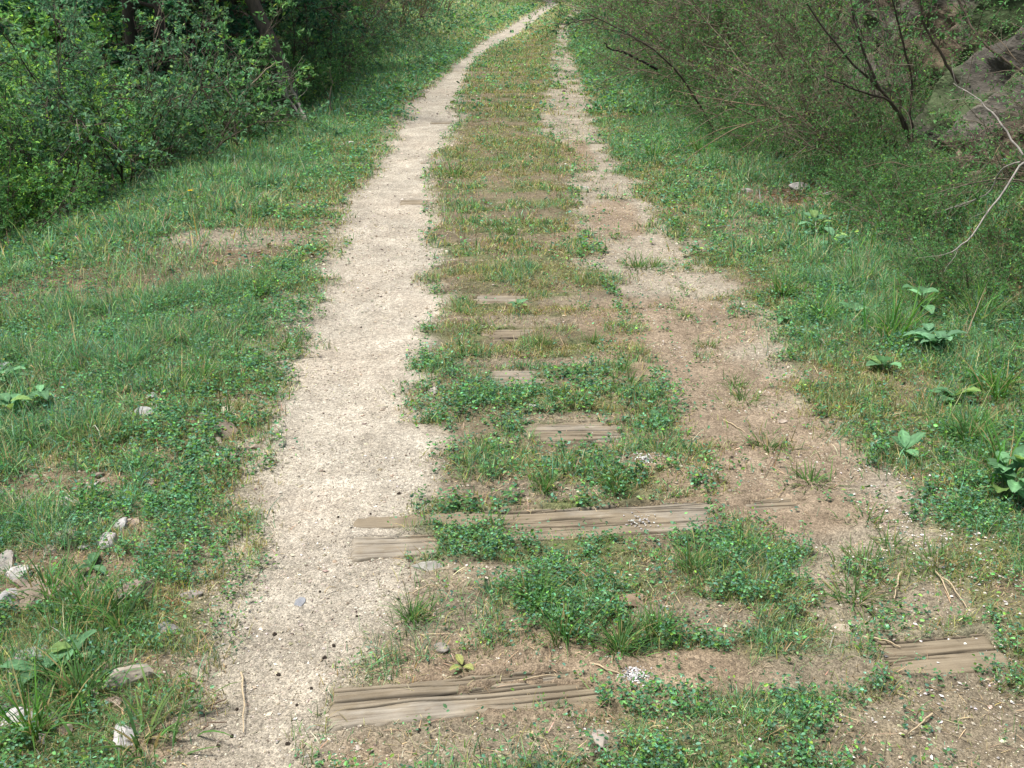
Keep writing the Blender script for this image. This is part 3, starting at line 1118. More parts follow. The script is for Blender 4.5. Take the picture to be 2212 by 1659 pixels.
def faceted(r_, src, planes=16, lo=.55, hi=.85, ax=(1, .75, .5), nz=.03):
    v, t = src
    v = v.copy()
    for k in range(planes):
        nn = r_.normal(size=3)
        nn /= np.linalg.norm(nn)
        d = r_.uniform(lo, hi)
        s = v @ nn
        m = s > d
        v[m] -= np.outer(s[m] - d, nn)
    v = v + (fbm(v[:, 0] * 3 + 9, v[:, 1] * 3 + v[:, 2] * 2.3, int(r_.integers(50)), 4)[:, None] - .5) * nz * 4 * v
    return v * np.asarray(ax)


STONES = [  # u, v, size, height ratio, tone, label
    (275, 1468, .115, .55, (.46, .40, .33), "pinkish grey angular stone casting a dark shadow at the lower left beside the track edge"),
    (152, 1098, .10, .6, (.60, .55, .50), "whitish angular stone half hidden in weeds at the left verge, above the rubble"),
    (308, 893, .085, .6, (.52, .52, .50), "blue grey rounded stone lying in the grass of the left verge"),
    (495, 890, .095, .4, (.60, .54, .40), "flat cream stone in the grass near the left edge of the pale track"),
    (485, 935, .15, .35, (.30, .24, .18), "flat brown stone slab just below the cream stone on the left verge"),
    (230, 1180, .085, .8, (.62, .56, .53), "white upright stone among grass blades on the left verge"),
    (265, 1140, .07, .5, (.58, .56, .54), "small white stone between the angular white stone and the upright one"),
    (932, 842, .065, .6, (.56, .50, .43), "single beige stone at the corner of the bright green clump by the pale track"),
    (293, 1290, .13, .5, (.33, .26, .22), "reddish brown stone block with a dark hollow under it on the left verge"),
    (155, 1165, .11, .4, (.42, .37, .32), "grey brown stone behind the white upright stone"),
    (40, 1245, .085, .45, (.66, .62, .58), "bright white flat stone in the rubble at the left picture edge"),
    (14, 1225, .13, .5, (.42, .38, .34), "grey stone at the very left, touching the bright white flat stone"),
    (90, 1290, .16, .35, (.36, .29, .22), "broad brown stone in the left rubble under long grass blades"),
    (18, 1305, .08, .6, (.55, .53, .52), "pale blue grey stone below the rubble's broad brown stone"),
    (60, 1420, .12, .35, (.50, .50, .48), "flat light grey stone among broad leaves in the lower left"),
    (270, 1590, .08, .4, (.66, .62, .60), "small white flat stone beneath the pinkish grey angular stone"),
    (40, 1555, .10, .4, (.64, .60, .58), "white knobbly stone just above the large grass tuft at lower left"),
    (415, 1290, .06, .5, (.38, .34, .30), "small grey stone at the outer edge of the left verge grass"),
    (365, 1362, .05, .5, (.33, .31, .31), "small slate grey stone flake by the left edge of the pale track"),
    (648, 1290, .05, .2, (.34, .35, .37), "flat slate blue flake pressed into the pale gravel track"),
    (918, 1218, .085, .3, (.42, .40, .35), "flat grey stone just in front of the split sleeper's left end"),
    (1370, 1305, .095, .45, (.36, .26, .18), "brown stone between the clover and the grass clump in the middle strip"),
    (958, 1400, .05, .35, (.34, .30, .26), "small grey brown stone in the thin grass beyond the nearest sleeper"),
    (1300, 1610, .06, .3, (.46, .40, .34), "small tan flake near the bottom of the picture in the middle strip"),
    (1285, 1015, .05, .3, (.50, .42, .34), "small tan stone between the third sleeper and the weeds"),
    (1530, 1280, .04, .3, (.52, .44, .34), "small flat tan pebble stone in bare soil right of the grass clumps"),
    (1820, 1352, .055, .3, (.60, .50, .38), "tan stone chip beside the nearest sleeper's right half"),
    (1730, 407, .18, .45, (.62, .58, .52), "large whitish stone in the bare patch under the right hand shrubs"),
    (1610, 412, .12, .45, (.56, .50, .46), "smaller pinkish stone left of the large whitish one under the shrubs"),
    (1790, 420, .10, .4, (.58, .54, .50), "pale stone chip right of the large whitish one under the shrubs"),
    (1775, 445, .13, .3, (.40, .34, .28), "grey brown stone in front of the pale ones under the shrubs"),
    (760, 312, .10, .4, (.66, .62, .56), "white stone in the left verge grass far up the track"),
    (1265, 407, .09, .4, (.55, .50, .44), "pale stone with a dark side on the far right track"),
    (2, 795, .11, .6, (.50, .50, .52), "lilac grey stone at the left picture edge in tall weeds"),
    (1395, 1000, .04, .5, (.66, .64, .62), "white stone crumb beside the weeds above the split sleeper"),
    (1150, 880, .03, .4, (.70, .68, .62), "tiny white stone inside the bright green clump"),
    (325, 855, .05, .6, (.44, .43, .42), "small dark grey stone just above the blue grey rounded stone"),
    (1690, 905, .05, .3, (.48, .40, .32), "small tan stone in front of the double grass tuft on the brown track"),
]
stone_meshes = []
for k, (u, v, sz, hr, tone, lab) in enumerate(STONES):
    r_ = np.random.default_rng(300 + k)
    p = ground_pt(u, v)
    p[2] = float(h_full(np.array([p[0]]), np.array([p[1]]))[0])
    vv = faceted(r_, ICO3, 15, .5, .85, (1, r_.uniform(.6, .85), hr), .05) * sz / 1.7
    tone = tuple(np.array(tone) * .66)
    sz *= .88
    b = Buf()
    b.add(vv, None, ICO3[1], vary(tone, len(vv), .04, .02))
    me = b.mesh("stone", M_STONE, False)
    o = obj("stone", me, None, (p[0], p[1], p[2] + sz * hr * .04))
    o.rotation_euler = (r_.uniform(-.15, .15), r_.uniform(-.15, .15), r_.uniform(0, 6.28))
    tag(o, lab, "stone", "loose stones on the verges and between the sleepers")

r_ = np.random.default_rng(91)
rub = []
for j in range(9):
    vv = faceted(r_, ICO3, 15, .45, .85, (1, r_.uniform(.55, .9), r_.uniform(.4, .6)), .06) / 1.7
    tone = np.array([.30, .24, .19]) * r_.uniform(.75, 1.3) if j < 6 else np.array([.36, .33, .31])
    b = Buf()
    b.add(vv, None, ICO3[1], vary(tone, len(vv), .05, .02))
    rub.append(b.mesh("rubble_stone", M_STONE))
for k in range(70):
    u, v = (r_.uniform(-10, 330), r_.uniform(1000, 1640)) if k < 55 else (r_.uniform(380, 560), r_.uniform(870, 1000))
    if k < 55 and u > 330 - (v - 1060) * .1:
        continue
    p = ground_pt(u, v)
    sz = r_.uniform(.022, .06)
    zz = float(h_full(np.array([p[0]]), np.array([p[1]]))[0])
    o = obj("rubble_stone", rub[k % 9], None, (p[0], p[1], zz + sz * .04))
    o.scale = (sz, sz, sz)
    o.rotation_euler = (r_.uniform(-.3, .3), r_.uniform(-.3, .3), r_.uniform(0, 6.28))
    if k < 55:
        tag(o, "small half buried rubble stone among the weeds at the left edge", "stone", "rubble stones at the left edge")
    else:
        tag(o, "small stone fragment lying round the flat brown slab in the left verge", "stone", "stone fragments round the flat slab")

# dark pellets on the path
b = Buf()
vv = ICO3[0] * (1 + (fbm(ICO3[0][:, 0] * 4 + 5, ICO3[0][:, 1] * 4 + ICO3[0][:, 2] * 5, 3, 3)[:, None] - .5) * .9) * .011
b.add(vv, None, ICO3[1], (.045, .034, .025))
pel = b.mesh("dark_pellet", M_STONE)
PEL = [(897, 633), (893, 605), (800, 1105), (870, 1040), (862, 1060), (905, 1078), (690, 1265), (592, 1358), (770, 1320), (745, 1300), (720, 1385),
       (808, 1400), (700, 1405), (600, 1440), (672, 1482), (686, 1507), (640, 1512), (745, 1480), (860, 1290), (510, 1518), (500, 1575), (535, 1562),
       (470, 1600), (880, 1590), (905, 1570), (620, 1590), (730, 1110), (820, 970), (940, 935), (735, 1262), (852, 965), (1015, 1480), (480, 690), (750, 880),
       (780, 700), (660, 1190), (590, 1100), (700, 1010), (1830, 1210), (1660, 1365), (985, 1240), (1820, 930), (1900, 1060), (1150, 1590)]
for k, (u, v) in enumerate(PEL[::2] + PEL[1::6]):
    p = ground_pt(u, v)
    zz = float(h_full(np.array([p[0]]), np.array([p[1]]))[0])
    o = obj("dark_pellet", pel, None, (p[0], p[1], zz + .002))
    s_ = random.Random(k).uniform(.28, .6)
    o.scale = (s_, s_ * .8, s_ * .8)
    o.rotation_euler = (0, 0, k * 1.7)
    tag(o, "small blackish pellet lying loose on the gravel", "pellet", "small dark pellets scattered over the track")

# ------------------------------------------------------------------ tufts
def tuft_mesh(seed, n, h, w, spread, col, K=5, elev=(50, 92), curl=(10, 110)):
    global rng
    keep = rng
    rng = np.random.default_rng(seed)
    b = Buf()
    a_ = rng.uniform(0, 6.28, n)
    r0 = np.abs(rng.normal(size=n)) * spread
    P = np.stack([r0 * np.cos(a_), r0 * np.sin(a_), np.full(n, -.008)], -1)
    az = a_ + rng.normal(size=n) * .6
    C = vary(col, n, .25, .10)
    C[rng.random(n) < .12] = (.34, .28, .13)
    strips(b, P, az, h * rng.uniform(.45, 1.25, n), np.radians(rng.uniform(elev[0], elev[1], n)), np.radians(rng.uniform(curl[0], curl[1], n)),
           w * rng.uniform(.6, 1.3, n), C, K)
    me = b.mesh("grass_tuft", M_GRASS)
    rng = keep
    return me


T_small = [tuft_mesh(1 + i, 110, .055, .0028, .030, (.09, .17, .05), elev=(25, 85)) for i in range(3)]
T_mid = [tuft_mesh(11 + i, 120, .13, .0042, .035, (.085, .19, .055)) for i in range(3)]
T_long = [tuft_mesh(21 + i, 80, .27, .007, .045, (.085, .20, .045)) for i in range(3)]
TUFTS = [  # u, v, mesh list, scale, label
    (1588, 825, T_small, 1.3, "rear tuft of the double grass tuft on the brown right track"),
    (1608, 862, T_small, 1.5, "front tuft of the double grass tuft on the brown right track"),
    (1660, 958, T_small, 1.5, "lone low grass tuft on the brown track level with the third sleeper"),
    (1752, 1035, T_small, 1.5, "grass tuft on the brown track behind the split sleeper's right end"),
    (1480, 680, T_small, .9, "small sprig of grass on the worn track beyond the brown patch"),
    (1530, 745, T_small, 1.1, "small grass tuft behind the double tuft on the brown track"),
    (1380, 578, T_small, 1.9, "wide dark tuft in the gap of the far right track"),
    (1415, 572, T_small, 1.6, "right neighbour of the wide dark tuft in the far right track"),
    (1870, 1120, T_small, 1.3, "grass tuft growing over the right end of the split sleeper"),
    (1930, 1175, T_small, 1.3, "low grass tuft on bare soil near the white chips"),
    (1870, 1220, T_small, 1.6, "leftmost low tuft of the trio on bare soil at right"),
    (2020, 1210, T_small, 1.3, "rightmost low tuft of the trio on bare soil at right"),
    (1850, 1290, T_small, 1.7, "spreading low tuft below the trio on bare soil at right"),
    (1280, 735, T_mid, .7, "upright yellow green tuft at the edge of the brown track"),
    (1340, 800, T_mid, .8, "bluish tuft between the fourth sleeper and the brown track"),
    (1360, 830, T_small, 2.0, "spreading weeds tuft in front of the bluish tuft"),
    (1040, 985, T_mid, .8, "dense green tuft just beyond the gravel left of the third sleeper's grass"),
    (1170, 745, T_mid, .8, "tuft of curved blades behind the fourth sleeper"),
    (890, 1335, T_mid, .9, "leaning grass tuft at the edge of the pale track between the two front sleepers"),
    (1160, 1310, T_mid, 1.1, "largest grass tuft in the middle between the two front sleepers"),
    (1220, 1380, T_mid, 1.0, "grass tuft in front of the largest middle tuft, just beyond the nearest sleeper"),
    (1340, 1395, T_mid, 1.1, "spreading bright tuft beyond the heap of white crumbs"),
    (1420, 1370, T_mid, 1.0, "bright tuft immediately right of the spreading tuft behind the white crumb heap"),
    (1500, 1240, T_mid, 1.0, "arching tuft at the right side of the clover between the sleepers"),
    (1600, 1190, T_mid, .9, "arching tuft at the edge of bare soil below the split sleeper"),
    (1180, 1060, T_mid, .8, "tuft of drooping blades just behind the split sleeper"),
    (1330, 1060, T_mid, .8, "tuft of fine blades behind the split sleeper, right of the drooping one"),
    (1070, 1138, T_small, 1.2, "small tuft rooted in the crack of the split sleeper"),
    (70, 1590, T_long, .6, "large coarse tuft with yellowed blades in the lower left corner"),
    (300, 1600, T_small, 2.3, "dense low cushion of olive grass beside the gravel at lower left"),
    (180, 1500, T_mid, 1.2, "broad bladed tuft between the lower left stones"),
    (190, 1330, T_mid, 1.2, "bluish drooping tuft over the left rubble"),
    (110, 1290, T_mid, 1.1, "bluish tuft at the far left of the rubble"),
    (260, 1350, T_mid, 1.1, "tuft hanging over the reddish brown stone block"),
    (180, 1100, T_mid, .9, "yellow green tuft beside the whitish angular stone"),
    (430, 820, T_mid, 1.1, "upright tuft with a pale seed head in the left verge"),
    (620, 745, T_small, 1.9, "low tuft at the left edge of the pale track"),
    (480, 900, T_small, 1.8, "bright low tuft beside the cream stone"),
    (1925, 730, T_long, 1.0, "tall bright green tuft left of the large broad leaved plant"),
    (1990, 660, T_long, .8, "arching grass tuft behind the large broad leaved plant"),
    (2110, 690, T_long, .9, "arching grass tuft right of and behind the large broad leaved plant"),
    (2170, 1040, T_long, .9, "tall tuft at the right edge behind the broad leaves near the white chips"),
    (2090, 960, T_mid, 1.3, "upright tuft on the right verge between the two broad leaved plants"),
    (1690, 640, T_mid, 1.3, "fine arching tuft where the right track widens"),
    (1775, 690, T_long, .7, "yellow green arching tuft above the clover leaves on the right verge"),
    (2020, 480, T_mid, 1.4, "grass tuft at the foot of the right bank below the bleached branch"),
    (1410, 345, T_long, .8, "yellow green tuft beside the far right track"),
    (1510, 330, T_long, .9, "tall dark green tuft at the foot of the right shrubs"),
    (1350, 240, T_mid, 1.3, "bright tuft at the right verge far up the track"),
    (2150, 860, T_long, .8, "long bladed tuft at the right picture edge"),
    (560, 640, T_mid, 1.0, "bluish tuft on the left verge beside the dry patch"),
    (1010, 760, T_small, 1.6, "low green mound of grass at the left edge of the middle strip"),
    (1100, 505, T_small, 2.2, "bright green mound in the olive middle strip"),
    (980, 375, T_small, 3.0, "green mound jutting into the pale track where it narrows"),
]
for k, (u, v, ml, s_, lab) in enumerate(TUFTS):
    p = ground_pt(u, v)
    zz = float(h_full(np.array([p[0]]), np.array([p[1]]))[0])
    o = obj("grass_tuft", ml[k % 3], None, (p[0], p[1], zz))
    if ml is T_mid and 850 < u < 1620:
        s_ *= .8
    o.scale = (s_, s_, s_ * .95)
    o.rotation_euler = (0, 0, k * 2.399)
    tag(o, lab, "grass tuft", "grass tufts standing out from the sward")

# ------------------------------------------------------------------ dry stalks and twigs on the ground
STALKS = [((962, 1290 - 200), (1050, 1070), .0022, "long straw stalk lying along the back edge of the split sleeper"),
          ((895, 1290), (950, 1277), .0018, "straw stalk on gravel in front of the split sleeper's left end"),
          ((1560, 905), (1615, 930), .003, "pale straw stalk on the brown track behind the third sleeper"),
          ((1945, 1235), (1925, 1290), .003, "straw stalk standing among the low tufts at right"),
          ((2020, 1230), (2045, 1295), .003, "yellow straw stalk at the right edge of bare soil"),
          ((2025, 1235), (2070, 1300), .0025, "straw stalk lying parallel to the yellow one at right"),
          ((1860, 1370), (1940, 1395), .003, "thick straw stalk just behind the nearest sleeper's right end"),
          ((1180, 1280), (1215, 1300), .003, "short pale stalk in the middle clover"),
          ((1270, 1435), (1335, 1465), .003, "pale stalk leaning toward the white crumb heap"),
          ((1110, 1470), (1230, 1468), .002, "curved thin stalk on the nearest sleeper"),
          ((700, 1370 - 100), (725, 1258), .0018, "short straw on the pale track level with the split sleeper"),
          ((2015, 1540), (1955, 1600), .003, "straw stalk lying diagonally in the lower right"),
          ((1700, 940), (1655, 1030), .002, "dark thin twig lying on the brown track"),
          ((1475, 690), (1500, 655), .002, "bent stalk on the right track beyond the brown patch"),
          ((455, 1520), (500, 1500), .0025, "brown twig at the gravel edge of the lower left"),
          ((440, 1560), (490, 1535), .0025, "second brown twig at the gravel edge, just below the first"),
          ((400, 1130 + 330), (425, 1480), .003, "brown twig beside the pinkish grey stone"),
          ((520, 1440), (530, 1560), .0025, "green grey stalk lying on gravel at the lower left edge"),
          ((1530, 1180), (1620, 1245), .0025, "pale stalk among weeds below the split sleeper"),
          ]
for k, (a, bq, rd, lab) in enumerate(STALKS):
    r_ = np.random.default_rng(500 + k)
    pa, pb_ = ground_pt(*a), ground_pt(*bq)
    tt = np.linspace(0, 1, 9)[:, None]
    pts = pa * (1 - tt) + pb_ * tt
    pts[:, :2] += np.cumsum(r_.normal(size=(9, 2)), 0) * .003
    pts[:, 2] = h_full(pts[:, 0], pts[:, 1]) + .008 + .01 * np.sin(tt[:, 0] * 3.1)
    b = Buf()
    base = pts[0].copy()
    tone = (.50, .40, .26) if 'twig' not in lab else (.20, .14, .10)
    sweep(b, (pts - base)[None], np.linspace(rd, rd * .5, 9)[None], 5, tone)
    o = obj("dry_stalk", b.mesh("dry_stalk", M_DRY, True), None, base)
    tag(o, lab, "dry stalk", "dry stalks and twigs lying on the track")

# ------------------------------------------------------------------ broad leaved plants
LEAFG = None


def broad_leaf(b, root, az, el, L, W, col, r_):
    """one large leaf as a curved, waved grid"""
    nu, nv = 11, 7
    u = np.linspace(0, 1, nu)
    v = np.linspace(-1, 1, nv)
    U, Vv = np.meshgrid(u, v, indexing='ij')
    prof = np.sin(np.pi * np.clip(U * .93 + .035, 0, 1)) ** .75 * (1 - .25 * U)
    e = el - U * r_.uniform(.5, 1.0)
    hx = np.cumsum(np.cos(e[:, 0])) / nu * L
    hz = np.cumsum(np.sin(e[:, 0])) / nu * L
    lat = Vv * prof * W / 2
    zz = hz[:, None] + np.abs(Vv) ** 1.3 * W * .16 * prof + (vnoise(U * 6 + root[0] * 50, Vv * 2.5 + az * 9, 4) - .5) * L * .06 - .012 * L * (np.cos(U * 26) * np.abs(Vv))
    ca, sa = math.cos(az), math.sin(az)
    X = root[0] + hx[:, None] * ca - lat * sa
    Y = root[1] + hx[:, None] * sa + lat * ca
    Z = root[2] + zz
    ii = np.arange(nu * nv).reshape(nu, nv)
    q = np.stack([ii[:-1, :-1], ii[1:, :-1], ii[1:, 1:], ii[:-1, 1:]], -1).reshape(-1, 4)
    cc = np.tile(col, (nu * nv, 1)).reshape(nu, nv, 3)
    cc = cc * (1 + .35 * np.exp(-(Vv / .10) ** 2))[..., None]
    cc = cc * (.8 + .45 * vnoise(U * 10, Vv * 6 + az, 6))[..., None] * (1 - .25 * (np.abs(np.sin(U * 19 - np.abs(Vv) * 2.5)) < .18))[..., None]
    if r_.random() < .10:
        cc = cc * np.array([1.45, 1.1, .7])
    b.add(np.stack([X, Y, Z], -1).reshape(-1, 3), q, None, cc.reshape(-1, 3))


BROAD = [  # u, v, leaves, leaf length, stem height, label
    (2010, 770, 30, .105, .12, "largest broad leaved grey green plant on the right verge beside a tall tuft"),
    (2160, 1085, 20, .105, .13, "broad leaved dark green plant at the right picture edge behind the white chips"),
    (1905, 800, 5, .12, .03, "small broad leaved plant just left of the largest one"),
    (1845, 690, 5, .10, .04, "small leafy plant behind the largest broad leaved plant"),
    (1990, 690, 5, .13, .14, "upright leafy shoot immediately behind the largest broad leaved plant"),
    (2060, 865, 6, .11, .03, "low broad leaved rosette in front of the largest plant"),
    (1950, 990, 4, .10, .03, "few flat broad leaves on the right verge behind the white chips"),
    (30, 905, 8, .09, .08, "broad leaved weed at the left picture edge in the verge"),
    (95, 880, 6, .08, .06, "broad leaved weed right of the one at the left picture edge"),
    (20, 840, 7, .10, .09, "leafy weed under the lilac grey stone at left"),
    (200, 1235, 4, .07, .03, "broad leaves lying over the left rubble"),
    (170, 1430, 5, .085, .05, "broad leaved weed between the lower left stones"),
    (90, 1470, 5, .085, .05, "broad leaved weed at the lower left behind the coarse tuft"),
    (1760, 510, 6, .13, .12, "grey leaved plant at the foot of the right bank"),
    (1800, 540, 5, .12, .10, "second grey leaved plant, just in front of the first at the bank foot"),
    (1420, 915, 5, .07, .03, "small broad leaved weed at the right end of the third sleeper's strip"),
    (1120, 640 + 30, 6, .07, .03, "leafy weed on the olive strip beyond the fourth sleeper"),
    (1000, 1437, 3, .045, .01, "tiny yellowing seedling beside the nearest sleeper's back edge"),
    (1690, 695, 6, .06, .02, "flat rosette on the worn track just left of the right verge"),
]
for k, (u, v, nl, LL, sh, lab) in enumerate(BROAD):
    r_ = np.random.default_rng(700 + k)
    p = ground_pt(u, v)
    p[2] = float(h_full(np.array([p[0]]), np.array([p[1]]))[0])
    root = empty("leafy_plant", tuple(p), lab, "plant", "broad leaved plants on the verges")
    bs, bf = Buf(), Buf()
    ns = 1 if nl < 9 else 4
    for s_ in range(ns):
        az0 = r_.uniform(0, 6.28)
        lean = .25 if ns > 1 else .05
        top = np.array([math.cos(az0) * sh * lean * 2, math.sin(az0) * sh * lean * 2, sh * r_.uniform(.7, 1.1)])
        tt = np.linspace(0, 1, 5)[:, None]
        sweep(bs, (top * tt + np.array([0, 0, -.01]))[None], np.linspace(.005, .003, 5)[None], 5, (.12, .17, .07))
        for j in range(int(math.ceil(nl / ns))):
            t = r_.uniform(.35, 1)
            tone = np.array([.105, .225, .105]) * math.exp(r_.normal() * .28) if k != 17 else np.array([.28, .30, .10])
            if k in (13, 14, 0):
                tone = tone * np.array([1.15, 1.1, 1.25])
            broad_leaf(bf, top * t, az0 + j * 2.4 + r_.normal() * .4, r_.uniform(.2, 1.0), LL * r_.uniform(.6, 1.1), LL * r_.uniform(.45, .62), tone, r_)
    obj("stem", bs.mesh("stem", M_BIGLEAF, True), root)
    obj("foliage", bf.mesh("foliage", M_BIGLEAF, True), root)

# yellow flower
p = ground_pt(415, 452)
root = empty("yellow_flower", tuple(p), "single yellow flower in the left verge grass", "flower")
b = Buf()
sweep(b, (np.array([0, 0, .13]) * np.linspace(0, 1, 4)[:, None])[None], np.full((1, 4), .002), 4, (.1, .2, .05))
obj("stem", b.mesh("stem", M_LEAF), root)
b = Buf()
n = 14
a_ = np.linspace(0, 6.28, n, endpoint=False)
leaves(b, np.tile([0, 0, .13], (n, 1)), np.stack([np.cos(a_), np.sin(a_), np.full(n, .25)], -1), np.full(n, .020), np.tile([.85, .66, .03], (n, 1)), .45)
obj("petals", b.mesh("petals", M_LEAF), root)


# ------------------------------------------------------------------ shrubs and trees
def shrub_meshes(seed, stems, H, spread, lean=(0, 0), lvl=(6, 6), leaf=.02, nleaf=9, leafcol=(.07, .15, .06), bark=(.16, .125, .09),
                 rad=.010, wander=.16, asp=.6, up=.9, droop=-.2, base_r=.12, twig_len=.28, leaf_lo=.3, lime=.1):
    global rng
    keep = rng
    rng = np.random.default_rng(seed)
    bb, bf = Buf(), Buf()
    a_ = rng.uniform(0, 6.28, stems)
    r0 = base_r * np.sqrt(rng.random(stems))
    S = np.stack([r0 * np.cos(a_), r0 * np.sin(a_), np.full(stems, -.1)], -1)
    D = np.stack([np.cos(a_) * spread + lean[0], np.sin(a_) * spread + lean[1], np.ones(stems)], -1)
    D = D + rng.normal(size=D.shape) * .18
    ln = H * rng.uniform(.65, 1.2, stems)
    p0 = grow(S, D, ln, 9, wander * .6, (lean[0] * .5, lean[1] * .5, droop))
    tap = np.linspace(1, .25, 9)[None]
    sweep(bb, p0, rad * rng.uniform(.6, 1.2, (stems, 1)) * tap, 6, vary(bark, stems, .2, .05))
    P1, T1, t1, par = along(p0, lvl[0], .18, .98)
    D1 = T1 * .7 + rng.normal(size=T1.shape) * .55 + np.array([lean[0] * .3, lean[1] * .3, .15])
    l1 = ln[par] * (.22 + .33 * (1 - t1)) * rng.uniform(.6, 1.2, len(P1))
    p1 = grow(P1, D1, l1, 7, wander, (0, 0, droop))
    sweep(bb, p1, rad * .42 * rng.uniform(.7, 1.2, (len(P1), 1)) * np.linspace(1, .35, 7)[None], 4, vary(bark, len(P1), .2, .05))
    P2, T2, t2, par2 = along(p1, lvl[1], .15, 1)
    D2 = T2 * .6 + rng.normal(size=T2.shape) * .6 + np.array([0, 0, .1])
    l2 = twig_len * rng.uniform(.4, 1.2, len(P2))
    p2 = grow(P2, D2, l2, 5, wander, (0, 0, droop * .6))
    sweep(bb, p2, np.full((len(P2), 1), rad * .17) * np.linspace(1, .5, 5)[None], 3, vary(bark, len(P2), .2, .05))
    PL, TL, tl, pl = along(p2, nleaf, leaf_lo, 1)
    n = len(PL)
    DL = TL * .5 + rng.normal(size=TL.shape) * .7
    shade = np.exp(rng.normal(size=len(P2)) * .18)[pl]
    col = vary(leafcol, n, .22, .07) * shade[:, None]
    lm = rng.random(n) < lime
    col[lm] = col[lm] * np.array([1.9, 1.5, .9])
    leaves(bf, PL + rng.normal(size=PL.shape) * leaf * .3, DL, leaf * rng.uniform(.6, 1.35, n), col, asp, up, .1)
    rng = keep
    return bb.mesh("branches", M_BARK, True), bf.mesh("foliage", M_LEAF)


def place(kind, meshes, x, y, label, cat, group, s=1., rz=0., tilt=(0, 0), names=("branches", "foliage"), z=None):
    zz = float(h_full(np.array([x]), np.array([y]))[0]) if z is None else z
    root = empty(kind, (x, y, zz - .02), label, cat, group, rz)
    root.rotation_euler = (tilt[0], tilt[1], rz)
    root.scale = (s, s, s)
    for nme, me in zip(names, meshes):
        obj(nme, me, root)
    return root


# right bank: thin arching brown stems with sparse small leaves, reaching out over the verge
RS = [shrub_meshes(900 + i, 15, 2.0, .55, (-.55, -.12), (10, 6 + 2 * (i % 2)), .028, 4 if i % 2 else 9, (.095, .215, .075), (.175, .14, .10), .011, .15, .62, .8, -.35,
                   .30, .34, .35) for i in range(4)]
RL = [shrub_meshes(920 + i, 16, .75, .7, (-.3, -.1), (8, 6), .023, 9, (.080, .195, .065), (.16, .12, .09), .006, .2, .62, .9, -.3, .30, .2) for i in range(3)]
RB = "bushes on the right bank"
RIGHT = [
    (3.2, 5.6, 0, .55, .1, "nearest arching shrub at the right picture edge under the bleached branch"),
    (2.75, 8.4, 3, .62, .2, "twiggy shrub over the patch of whitish stones"),
    (2.7, 9.9, 1, .85, 0, "shrub whose long stems arch down to the right verge"),
    (3.4, 12.4, 2, 1.1, .3, "dense green shrub behind the arching one on the right bank"),
    (2.8, 12.2, 3, .95, -.2, "shrub leaning over the right verge halfway up the track"),
    (3.8, 13.6, 0, 1.3, .2, "tall shrub in the middle of the right row"),
    (2.7, 14.8, 1, 1.05, .2, "shrub beneath the dark hooked branch"),
    (3.5, 16.2, 2, 1.4, -.1, "tall shrub behind the dark hooked branch"),
    (2.8, 18.0, 3, 1.1, .1, "far shrub beside the narrow right track"),
    (3.8, 20.0, 0, 1.5, .3, "tall far shrub on the right bank near the bend"),
    (3.2, 22.5, 1, 1.2, 0, "second farthest shrub before the bend on the right"),
    (4.2, 25.5, 2, 1.6, .2, "farthest shrub standing inside the bend on the right"),
    (4.9, 9.6, 3, .8, .6, "shrub growing from the top of the rocks at upper right"),
    (4.9, 11.6, 1, 1.0, .1, "shrub behind the rocks, right of the dense green one"),
    (3.1, 9.2, 2, .65, .6, "twiggy shrub in front of the left end of the rocks"),
    (4.2, 7.2, 2, .5, .9, "small shrub growing over the rocks in the upper right corner"),
]
for (x_, y_, m_, s_, rz, lab) in RIGHT:
    place("arching_shrub", RS[m_], x_, y_, lab, "shrub", RB, s_, rz)
LOWR = [
    (2.35, 5.3, "low leafy bush on the right edge behind the large broad leaved plant"), (2.9, 5.0, "low bush at the right picture edge under the bleached branch"),
    (2.45, 6.4, "low bush at the bank foot below the nearest arching shrub"), (2.5, 7.3, "low bush right of the whitish stones"),
    (2.3, 9.6, "low bush left behind the whitish stones"), (2.2, 10.4, "low bush at the bank foot under the arching stems"),
    (2.15, 11.8, "low bush spreading on the verge beyond the arching stems"), (2.1, 13.5, "low bush on the right verge halfway up the track"),
    (2.15, 15.6, "low bush under the hooked branch"), (2.3, 18.5, "far low bush on the right verge"), (2.75, 6.9, "low bush higher on the bank before the rock"),
    (2.6, 8.0, "low bush between forked shrub and whitish stones"), (3.6, 4.9, "low bush filling the bank below the right hand rock"),
    (2.7, 4.2, "nearest low bush, at the right picture edge above the tall tuft"),
]
for k, (x_, y_, lab) in enumerate(LOWR):
    place("low_bush", RL[k % 3], x_, y_, lab, "bush", "low bushes along the foot of the right bank", .5 + .3 * ((k * 37) % 10) / 10, k * .3 - 1)

